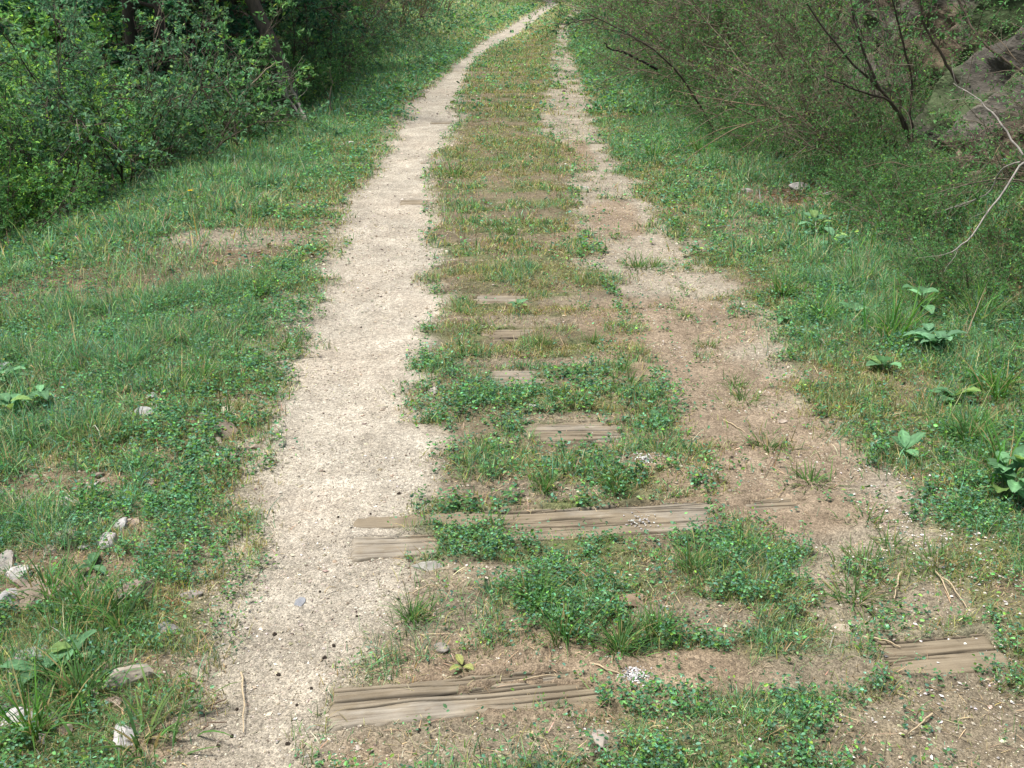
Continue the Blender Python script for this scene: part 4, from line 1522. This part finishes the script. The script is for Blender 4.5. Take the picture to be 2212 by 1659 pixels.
# left: dense dark bushes on the falling bank, trees beyond
LB = [shrub_meshes(940 + i, 13, 2.1, .62, (.10, -.08), (11, 8), (.038, .046, .042)[i], 12, ((.105, .215, .115), (.085, .205, .070), (.115, .24, .09))[i], (.10, .08, .06), .013, .17, .6, 1.1, -.25, .35, .30, .62) for i in range(3)]
BR = [shrub_meshes(960 + i, 12, 2.4, .55, (.05, 0), (9, 7), .058, 11, (.13, .29, .095), (.09, .07, .05), .015, .17, .65, 1.1, -.2, .35, .4, lime=.3) for i in range(2)]  # leaf colour brightened to stand in for sun on these bushes
GL = "bushes along the left edge of the verge"
LEFT = [
    (-3.5, 9.7, LB, 0, 1.0, "big rounded bush with grey green top beside the left verge"),
    (-3.35, 11.3, LB, 1, .6, "bush with pale arching stems in front of the leaning trunk"),
    (-4.2, 10.9, LB, 2, 1.2, "bluish bush behind the big rounded one"),
    (-3.6, 8.3, BR, 0, .5, "bright bush just left in front of the big rounded one"),
    (-4.1, 8.9, BR, 0, .62, "bright low bush left of the big rounded one, down the bank"),
    (-3.45, 7.1, LB, 1, .42, "low bush at the left picture edge where the verge drops"),
    (-3.9, 7.7, BR, 1, .5, "small bright bush at the left picture edge down the bank"),
    (-5.0, 11.6, BR, 1, 1.0, "bright bush at upper left just behind the bluish one"),
    (-5.8, 13.2, BR, 0, 1.3, "tall bright bush in the upper left corner"),
    (-6.9, 15.6, BR, 1, 1.7, "farther bright bush in the upper left corner"),
    (-5.6, 15.4, BR, 0, 1.4, "sunlit bush seen below the dark boughs at upper left"),
    (-3.0, 12.6, LB, 2, .36, "low shaded bush at the foot of the leaning trunk"),
    (-2.75, 15.2, LB, 1, .5, "low dark bush right of the leaning trunk"),
    (-3.3, 18.0, LB, 0, 1.1, "dark bush at the edge of the far left verge"),
    (-5.2, 18.5, LB, 1, 1.6, "bush in deep shade between the left trunks"),
    (-6.8, 19.5, LB, 2, 1.7, "tall shaded bush at the back of the left wood"),
]
for k, (x_, y_, ml, m_, s_, lab) in enumerate(LEFT):
    place("dense_bush", ml[m_], x_, y_, lab, "bush", GL, s_, k * 1.1)
# brownish bushes along the far left bank
FB = [shrub_meshes(980 + i, 16, 1.9, .5, (.1, 0), (8, 7), .045, 5, (.10, .15, .06), (.20, .15, .11), .012, .15, .55, .9, -.2, .6, .4) for i in range(2)]
FARL = [(-2.9, 20.5, 0, .7, "brownish green bush where the far left bank begins"), (-3.4, 23.0, 1, 1.0, "tall brownish bush on the far left bank"),
        (-2.7, 25.5, 0, .9, "brownish bush above the bright far verge"), (-2.9, 29.0, 1, 1.1, "far bush just before the bend on the left"),
        (-2.6, 33.5, 0, 1.2, "last brownish bush at the bend on the left"), (-4.6, 27.0, 1, 1.5, "tall bush high on the far left bank"),
        (-4.4, 20.0, 1, 1.3, "bush linking the dark trees to the brownish far bank"), (-4.6, 44.0, 0, 1.6, "bush closing the view left of the bend")]
for k, (x_, y_, m_, s_, lab) in enumerate(FARL):
    place("brownish_bush", FB[m_], x_, y_, lab, "bush", "brownish bushes on the far left bank", s_, k * .9)


def tree_meshes(seed, H, lean, rad, crown_lo, leaf=.075, nleaf=9, limbs=14, spread=2.0, leafcol=(.032, .098, .050), bark=(.085, .065, .05)):
    global rng
    keep = rng
    rng = np.random.default_rng(seed)
    bt, bf, bl_ = Buf(), Buf(), Buf()
    K = 14
    t = np.linspace(0, 1, K)
    sp = np.stack([lean[0] * t + .12 * np.sin(t * 7 + seed), lean[1] * t + .10 * np.cos(t * 6 + seed), H * t], -1)
    sp[:, :2] -= sp[0, :2]
    sp[0, 2] -= .3
    rr = rad * (1 - .75 * t) * (1 + .5 * np.exp(-t * 22))
    sweep(bt, sp[None], rr[None], 10, bark)
    p0 = sp[None]
    P1, T1, t1, _ = along(p0, limbs, crown_lo, .98)
    az = rng.uniform(0, 6.28, limbs)
    D1 = np.stack([np.cos(az), np.sin(az), rng.uniform(-.15, .6, limbs)], -1)
    l1 = spread * (1.15 - .6 * t1) * rng.uniform(.7, 1.15, limbs)
    p1 = grow(P1, D1, l1, 8, .14, (0, 0, -.1))
    sweep(bl_, p1, rad * .32 * np.linspace(1, .3, 8)[None] * np.ones((limbs, 1)), 6, bark)
    P2, T2, t2, _ = along(p1, 9, .2, 1)
    D2 = T2 * .6 + rng.normal(size=T2.shape) * np.array([.6, .6, .3])
    p2 = grow(P2, D2, spread * .34 * rng.uniform(.5, 1.2, len(P2)), 6, .18, (0, 0, -.25))
    sweep(bl_, p2, np.full((len(P2), 1), rad * .09) * np.linspace(1, .4, 6)[None], 4, bark)
    P3, T3, t3, _ = along(p2, 6, .2, 1)
    D3 = T3 * .6 + rng.normal(size=T3.shape) * np.array([.7, .7, .25])
    p3 = grow(P3, D3, .30 * rng.uniform(.5, 1.3, len(P3)), 4, .15, (0, 0, -.3))
    sweep(bl_, p3, np.full((len(P3), 1), .003) * np.linspace(1, .6, 4)[None], 3, bark)
    PL, TL, tl, pl = along(p3, nleaf, .15, 1)
    n = len(PL)
    DL = TL * .4 + rng.normal(size=TL.shape) * np.array([.8, .8, .3]) + np.array([0, 0, -.12])
    col = vary(leafcol, n, .2, .06) * np.exp(rng.normal(size=len(P3)) * .15)[pl][:, None]
    leaves(bf, PL, DL, leaf * rng.uniform(.6, 1.25, n), col, .8, 1.6, .08)
    rng = keep
    return bt.mesh("trunk", M_BARK, True), bl_.mesh("limbs", M_BARK, True), bf.mesh("crown", M_LEAF)


TM = [tree_meshes(1, 7.5, (-2.6, .6), .085, .26, bark=(.12, .095, .072)), tree_meshes(2, 8.0, (.3, .4), .10, .2), tree_meshes(3, 7.0, (-.5, -.5), .12, .16, .085),
      tree_meshes(4, 7.5, (.6, .3), .11, .12, .08, leafcol=(.15, .32, .10))]  # this crown's sunlight is put into its lighter leaf colour
TREES = [
    (-2.45, 12.9, 0, 1.0, 0, "tree with a bare trunk leaning left at the verge edge"),
    (-3.9, 14.0, 1, .85, .5, "upright dark tree just behind the leaning trunk"),
    (-3.9, 12.3, 2, .62, 4.2, "dark tree overhanging the gap between the rounded bush and the leaning trunk"),
    (-4.4, 13.6, 2, .85, 1.0, "dark broad leaved tree left of the leaning trunk"),
    (-4.1, 16.8, 1, .9, 2.0, "dark tree right of the leaning trunk"),
    (-4.6, 16.5, 2, 1.1, 3.0, "shaded tree deeper in the wood behind the leaning trunk"),
    (-5.4, 21.5, 1, 1.1, 4.0, "dark tree where the far left bank begins"),
    (-6.6, 16.8, 3, .8, 1.5, "paler green tree lower on the slope at upper left"),
    (-4.7, 8.4, 2, .6, 2.4, "dark large leaved tree cut by the left picture edge"),
    (-7.6, 18.5, 3, 1.0, 5.0, "bright sunlit tree in the upper left corner"),
    (-6.4, 21.0, 1, 1.4, .9, "tall tree far down the left slope"),
    (-7.0, 25.0, 2, 1.5, 2.2, "tall dark tree high behind the brownish bushes"),
    (-10.0, 23.0, 3, 1.3, 3.3, "farthest bright tree seen between the left trunks"),
    (6.0, 66.0, 2, 1.8, 1.1, "dark tree hidden past the right side of the bend"),
    (13.0, 60.0, 1, 1.8, 2.6, "tree behind the right bank past the bend"),
    (-13.0, 58.0, 2, 1.9, 4.4, "tree on the hillside past the left wood"),
    (-1.5, 52.0, 2, 1.8, .7, "dark tree closing the view beyond the bend"),
    (-6.0, 47.0, 1, 1.8, 3.7, "dark tree left of the bend in the distance"),
]
for (x_, y_, m_, s_, rz, lab) in TREES:
    place("broadleaf_tree", TM[m_], x_, y_, lab, "tree", "trees of the wood on the left", s_, rz, names=("trunk", "limbs", "crown"))


# single bare or pale stems, given by measured points: (u, v, forward distance)
def pt_at(u, v, dist):
    X = (u - 1106) / FOC
    Y = (v - 829.5) / FOC
    d = np.array([X, math.cos(PITCH) - Y * math.sin(PITCH), -(math.sin(PITCH) + Y * math.cos(PITCH))])
    return np.array([0, 0, CAM_H]) + d * (dist / d[1])


def smooth_path(P, n):
    P = np.asarray(P)
    t = np.linspace(0, 1, len(P))
    tt = np.linspace(0, 1, n)
    out = np.stack([np.interp(tt, t, P[:, i]) for i in range(3)], -1)
    for _ in range(2):
        out[1:-1] = (out[:-2] + 2 * out[1:-1] + out[2:]) / 4
    return out


def limb_thing(kind, label, cat, group, paths, tone, leafy=0, leafcol=(.07, .16, .06), lsize=.025, seed=0, twigs=4, tl=.16):
    global rng
    keep = rng
    rng = np.random.default_rng(2000 + seed)
    base = paths[0][0][0].copy()
    bb, bf = Buf(), Buf()
    for (P, r0, r1) in paths:
        s = smooth_path(P, 16) - base
        s[1:-1] += rng.normal(size=(14, 3)) * r0 * .35
        sweep(bb, s[None], np.linspace(r0, r1, 16)[None], 7, tone)
        if twigs:
            P1, T1, t1, _ = along(s[None], twigs, .35, 1)
            D1 = T1 * .8 + rng.normal(size=T1.shape) * .5
            p1 = grow(P1, D1, tl * rng.uniform(.4, 1.3, twigs), 6, .2)
            sweep(bb, p1, np.full((twigs, 1), r1 * .55) * np.linspace(1, .4, 6)[None], 4, tone)
            if leafy:
                PL, TL, _, _ = along(p1, leafy, .2, 1)
                leaves(bf, PL, TL * .5 + rng.normal(size=TL.shape) * .6, lsize * rng.uniform(.6, 1.3, len(PL)), vary(leafcol, len(PL), .2, .08), .6)
    root = empty(kind, tuple(base), label, cat, group)
    obj("limbs", bb.mesh("limbs", M_BARK, True), root)
    if leafy:
        obj("foliage", bf.mesh("foliage", M_LEAF), root)
    rng = keep


limb_thing("dead_branch", "bleached bare branch hanging down the right bank from the picture edge", "branch", None,
           [([pt_at(2300, 300, 5.2), pt_at(2205, 350, 5.15), pt_at(2150, 440, 5.05), pt_at(2095, 515, 4.95), pt_at(2055, 545, 4.9)], .0065, .0025),
            ([pt_at(2205, 350, 5.15), pt_at(2160, 362, 5.3), pt_at(2140, 420, 5.35), pt_at(2080, 440, 5.45), pt_at(2040, 455, 5.5)], .0045, .002),
            ([pt_at(2210, 335, 5.15), pt_at(2150, 250, 5.3), pt_at(2110, 210, 5.4), pt_at(2060, 180, 5.5)], .0055, .002)],
           (.30, .27, .24), seed=1, twigs=5, tl=.14)
limb_thing("dark_branch", "long dark branch reaching out over the track from the right, with a few leaves", "branch", None,
           [([pt_at(1560, 330, 10.4), pt_at(1500, 200, 10.2), pt_at(1420, 110, 10.0), pt_at(1340, 62, 9.9), pt_at(1268, 28, 9.8)], .013, .004),
            ([pt_at(1290, 40, 9.85), pt_at(1250, 45, 9.8), pt_at(1225, 52, 9.75), pt_at(1195, 50, 9.7)], .007, .003),
            ([pt_at(1400, 100, 10), pt_at(1350, 70, 9.8), pt_at(1290, 60, 9.7)], .006, .003)],
           (.09, .072, .055), leafy=5, leafcol=(.05, .13, .06), lsize=.03, seed=2, twigs=10, tl=.22)
limb_thing("hooked_branch", "short black hooked branch poking out over the right verge", "branch", None,
           [([pt_at(1420, 150, 12), pt_at(1365, 122, 11.9), pt_at(1345, 110, 11.9), pt_at(1318, 108, 11.8), pt_at(1305, 92, 11.8)], .014, .007)],
           (.03, .025, .022), seed=3, twigs=2, tl=.1)
limb_thing("arching_twigs", "spray of tan twigs arching down onto the right verge", "twigs", None,
           [([pt_at(1760, 245, 8.6), pt_at(1690, 255, 8.5), pt_at(1600, 270, 8.4), pt_at(1530, 310, 8.3), pt_at(1450, 370, 8.3)], .006, .0025),
            ([pt_at(1760, 245, 8.6), pt_at(1660, 262, 8.6), pt_at(1560, 275, 8.7), pt_at(1480, 318, 8.7)], .005, .002),
            ([pt_at(1760, 245, 8.6), pt_at(1620, 225, 8.8), pt_at(1530, 212, 8.9), pt_at(1455, 195, 9.0)], .006, .002),
            ([pt_at(1740, 252, 8.6), pt_at(1660, 280, 8.4), pt_at(1590, 330, 8.3)], .004, .002)],
           (.24, .175, .11), seed=4, twigs=3, tl=.2)
limb_thing("forked_shrub", "dark forked shrub trunk standing in front of the rocks on the right bank", "shrub", None,
           [([pt_at(1967, 308, 7.9), pt_at(1950, 250, 7.8), pt_at(1900, 190, 7.7), pt_at(1820, 120, 7.6), pt_at(1745, 10, 7.5)], .014, .005),
            ([pt_at(1967, 308, 7.9), pt_at(1925, 215, 7.7), pt_at(1850, 195, 7.6), pt_at(1780, 165, 7.5)], .012, .004),
            ([pt_at(1975, 305, 7.9), pt_at(1965, 240, 7.9), pt_at(1975, 180, 7.9), pt_at(1950, 90, 7.8), pt_at(1925, -10, 7.7)], .011, .005),
            ([pt_at(1900, 190, 7.7), pt_at(1860, 100, 7.7), pt_at(1840, 20, 7.7)], .011, .005)],
           (.09, .070, .055), leafy=8, leafcol=(.075, .185, .065), lsize=.03, seed=12, twigs=14, tl=.4)
limb_thing("bent_sapling", "long dark bent stem crossing the rocks at the upper right", "sapling", None,
           [([pt_at(2230, 170, 6.6), pt_at(2140, 110, 6.7), pt_at(2100, 60, 6.8), pt_at(2060, -20, 6.9)], .009, .005),
            ([pt_at(2070, 180, 7.0), pt_at(2030, 110, 7.0), pt_at(1995, 60, 7.0), pt_at(1985, -10, 7.0)], .011, .005)],
           (.10, .075, .055), leafy=8, leafcol=(.075, .185, .065), lsize=.03, seed=13, twigs=12, tl=.35)
limb_thing("pale_sapling", "sapling with pale bare forked stems at the edge of the left wood", "sapling", None,
           [([pt_at(664, 268, 11.9), pt_at(645, 225, 12.2), pt_at(630, 190, 12.2), pt_at(622, 160, 12.2)], .019, .009),
            ([pt_at(664, 268, 11.9), pt_at(640, 235, 12.3), pt_at(612, 205, 12.3), pt_at(600, 170, 12.3)], .016, .008),
            ([pt_at(620, 262, 12.2), pt_at(622, 220, 12.1), pt_at(618, 185, 12.1), pt_at(600, 150, 12.1)], .015, .007),
            ([pt_at(600, 262, 12.2), pt_at(585, 215, 12.2), pt_at(575, 180, 12.2)], .012, .006)],
           (.46, .41, .34), leafy=6, leafcol=(.09, .17, .075), lsize=.04, seed=5, twigs=6, tl=.35)
limb_thing("slanting_sapling", "long brown stem slanting up left out of the big rounded bush", "sapling", None,
           [([pt_at(515, 315, 10.2), pt_at(480, 262, 10.1), pt_at(448, 215, 10.0), pt_at(420, 165, 10.0), pt_at(395, 110, 10)], .013, .006)],
           (.20, .15, .10), leafy=6, leafcol=(.06, .14, .075), lsize=.035, seed=6, twigs=8, tl=.3)
limb_thing("forked_sapling", "pale forked stem rising from the verge beside the slanting stem", "sapling", None,
           [([pt_at(512, 305, 10.3), pt_at(505, 262, 10.3), pt_at(508, 218, 10.3), pt_at(560, 165, 10.3), pt_at(595, 135, 10.3)], .012, .005),
            ([pt_at(508, 222, 10.3), pt_at(480, 180, 10.3), pt_at(455, 145, 10.3)], .008, .004)],
           (.27, .22, .16), leafy=7, leafcol=(.08, .16, .08), lsize=.035, seed=7, twigs=7, tl=.3)
limb_thing("budding_sapling", "thin upright budding stem right of the leaning trunk", "sapling", None,
           [([pt_at(715, 245, 12.8), pt_at(712, 205, 12.8), pt_at(718, 175, 12.8), pt_at(712, 150, 12.8)], .011, .004)],
           (.30, .24, .16), leafy=5, leafcol=(.12, .19, .07), lsize=.045, seed=8, twigs=6, tl=.2)
limb_thing("curved_sapling", "dark curved stem rising from the left verge in front of the dark bush", "sapling", None,
           [([pt_at(148, 472, 7.5), pt_at(145, 430, 7.4), pt_at(165, 380, 7.3), pt_at(172, 350, 7.3)], .008, .004)],
           (.05, .04, .03), leafy=6, leafcol=(.06, .14, .07), lsize=.03, seed=9, twigs=5, tl=.25)

# ------------------------------------------------------------------ rocks of the right bank
ROCKS = [(3.05, 7.1, .42, "tan rock at the bank foot below the grey rock face"), (3.35, 6.2, .38, "rock at the right picture edge above the bleached branch"),
         (3.0, 8.2, .32, "small rock at the foot of the rock face behind the forked shrub"), (3.3, 5.3, .32, "low rock at the right picture edge below the bleached branch")]
for k, (x_, y_, s_, lab) in enumerate(ROCKS):
    r_ = np.random.default_rng(1500 + k)
    b = Buf()
    for j in range(7):
        vv = faceted(r_, ICO4, 34, .40, .78, (1, .42, .66), .10)
        v0, t0 = vv, ICO4[1]
        a1 = r_.uniform(-.35, .35) + .9
        ca, sa = math.cos(a1), math.sin(a1)
        rot = np.array([[ca, 0, sa], [0, 1, 0], [-sa, 0, ca]])
        v0 = v0 @ rot.T
        a2 = r_.uniform(-.5, .5) + .5
        ca, sa = math.cos(a2), math.sin(a2)
        v0 = v0 @ np.array([[ca, -sa, 0], [sa, ca, 0], [0, 0, 1]]).T
        off = r_.uniform(-.5, .5, 3) * np.array([1, 1, .45])
        tone = (np.array([.24, .19, .135]) if k == 0 else np.array([.15, .128, .105])) * r_.uniform(.8, 1.35)
        b.add((v0 * (.75 if j == 0 else r_.uniform(.4, .7)) + off * (j > 0)) * s_, None, t0, vary(tone, len(v0), .05, .02))
    zz = float(h_full(np.array([x_]), np.array([y_]))[0])
    o = obj("bank_rock", b.mesh("bank_rock", M_ROCK, False), None, (x_, y_, zz - .05))
    tag(o, lab, "rock", "rocks of the right bank")
# the rock face itself: a stepped, slanting cut in the bank, running back into the hill at its top
ns_, nt_ = 420, 300
S_, T_ = np.meshgrid(np.linspace(4.8, 13.5, ns_), np.linspace(-.4, 4.4, nt_), indexing='ij')
endk = sstep(4.8, 5.8, S_) * sstep(13.5, 11.5, S_)
wx_ = fbm(S_ * .9, T_ * .9, 201, 4) - .5
q1 = (S_ * .95 + T_ * .50) * 2.0 + wx_ * 1.6
q2 = (S_ * -.55 + T_ * .83) * 1.3 + wx_ * 1.2
f1, f2 = q1 - np.floor(q1), q2 - np.floor(q2)
saw1 = np.where(f1 < .8, f1 / .8, 1 - sstep(.8, 1, f1))
b1, b2 = sstep(.8, 1, f1), sstep(.85, 1, f2)
n1, n2 = np.floor(q1).astype(int), np.floor(q2).astype(int)
cell = (_T[n1 & 255, n2 & 255] * (1 - b2) + _T[n1 & 255, (n2 + 1) & 255] * b2) * (1 - b1) + \
       (_T[(n1 + 1) & 255, n2 & 255] * (1 - b2) + _T[(n1 + 1) & 255, (n2 + 1) & 255] * b2) * b1
saw2 = (S_ * 1.1 + T_ * .5) * 4.6 + (fbm(S_ * 1.7, T_ * 1.7, 202, 3) - .5) * 4
saw2 = saw2 - np.floor(saw2)
dsp = .26 * saw1 + .26 * cell + (fbm(S_ * 5, T_ * 5, 203, 5) - .5) * .14 + (fbm(S_ * .7, T_ * .7, 204, 3) - .5) * .7
tt_ = np.minimum(T_, 2.9)
X_ = centre(S_) + 3.0 + .50 * tt_ + (T_ - tt_) * 3.0 - dsp * .9 + .35 + (1 - endk) * 1.6
Z_ = h_base(centre(S_) + 3.0, S_) + tt_ * .95 - (1 - endk) * 1.3 + (fbm(S_ * 6, T_ * 6, 205, 3) - .5) * .05 + (T_ - tt_) * .5
b = Buf()
ii = np.arange(ns_ * nt_).reshape(ns_, nt_)
tone = np.array([.098, .088, .072]) * (1 + .55 * (cell[..., None] - .5)) * (1 + .3 * (fbm(S_ * 3, T_ * 3, 206, 3)[..., None] - .5))
litter = sstep(.50, .62, fbm(S_ * 1.6, T_ * 2.2, 207, 4))[..., None]
moss_ = sstep(.50, .60, fbm(S_ * 1.9, T_ * 1.9, 217, 4))[..., None]
tone = tone * (1 - .8 * moss_) + .8 * moss_ * np.array([.055, .085, .03])
tone = tone * (1 - .7 * litter) + .7 * litter * np.array([.13, .095, .06])
b.add(np.stack([X_, S_, Z_], -1).reshape(-1, 3), np.stack([ii[:-1, :-1], ii[:-1, 1:], ii[1:, 1:], ii[1:, :-1]], -1).reshape(-1, 4), None, tone.reshape(-1, 3))
o = obj("rock_face", b.mesh("rock_face", M_ROCK, False))
tag(o, "dark grey brown layered rock face rising behind the shrubs at upper right", "rock face")
# leaves of small plants rooted in its cracks
cs = rng.uniform(5.4, 12.5, 420)
ct = rng.uniform(.1, 2.9, 420)
ki = np.clip(((cs - 4.8) / 8.7 * (ns_ - 1)).astype(int), 0, ns_ - 1)
kj = np.clip(((ct + .4) / 4.8 * (nt_ - 1)).astype(int), 0, nt_ - 1)
keep_ = fbm(cs * 1.3, ct * 1.3, 208, 3) > .46
P = np.stack([X_[ki, kj], cs, Z_[ki, kj]], -1)[keep_]
m = 30
PP = np.repeat(P, m, axis=0) + rng.normal(size=(len(P) * m, 3)) * .09 + np.array([-.08, 0, .05])
b = Buf()
leaves(b, PP, rng.normal(size=PP.shape) + np.array([-.4, 0, .2]), rng.uniform(.015, .036, len(PP)), vary((.09, .20, .07), len(PP), .3, .08), .6, .9)
o = obj("rock_plants", b.mesh("rock_plants", M_LEAF))
tag(o, "small green plants rooted in the cracks of the rock face", "rock plants", kind='stuff')
print("tris", sum(len(m.polygons) for m in bpy.data.meshes))
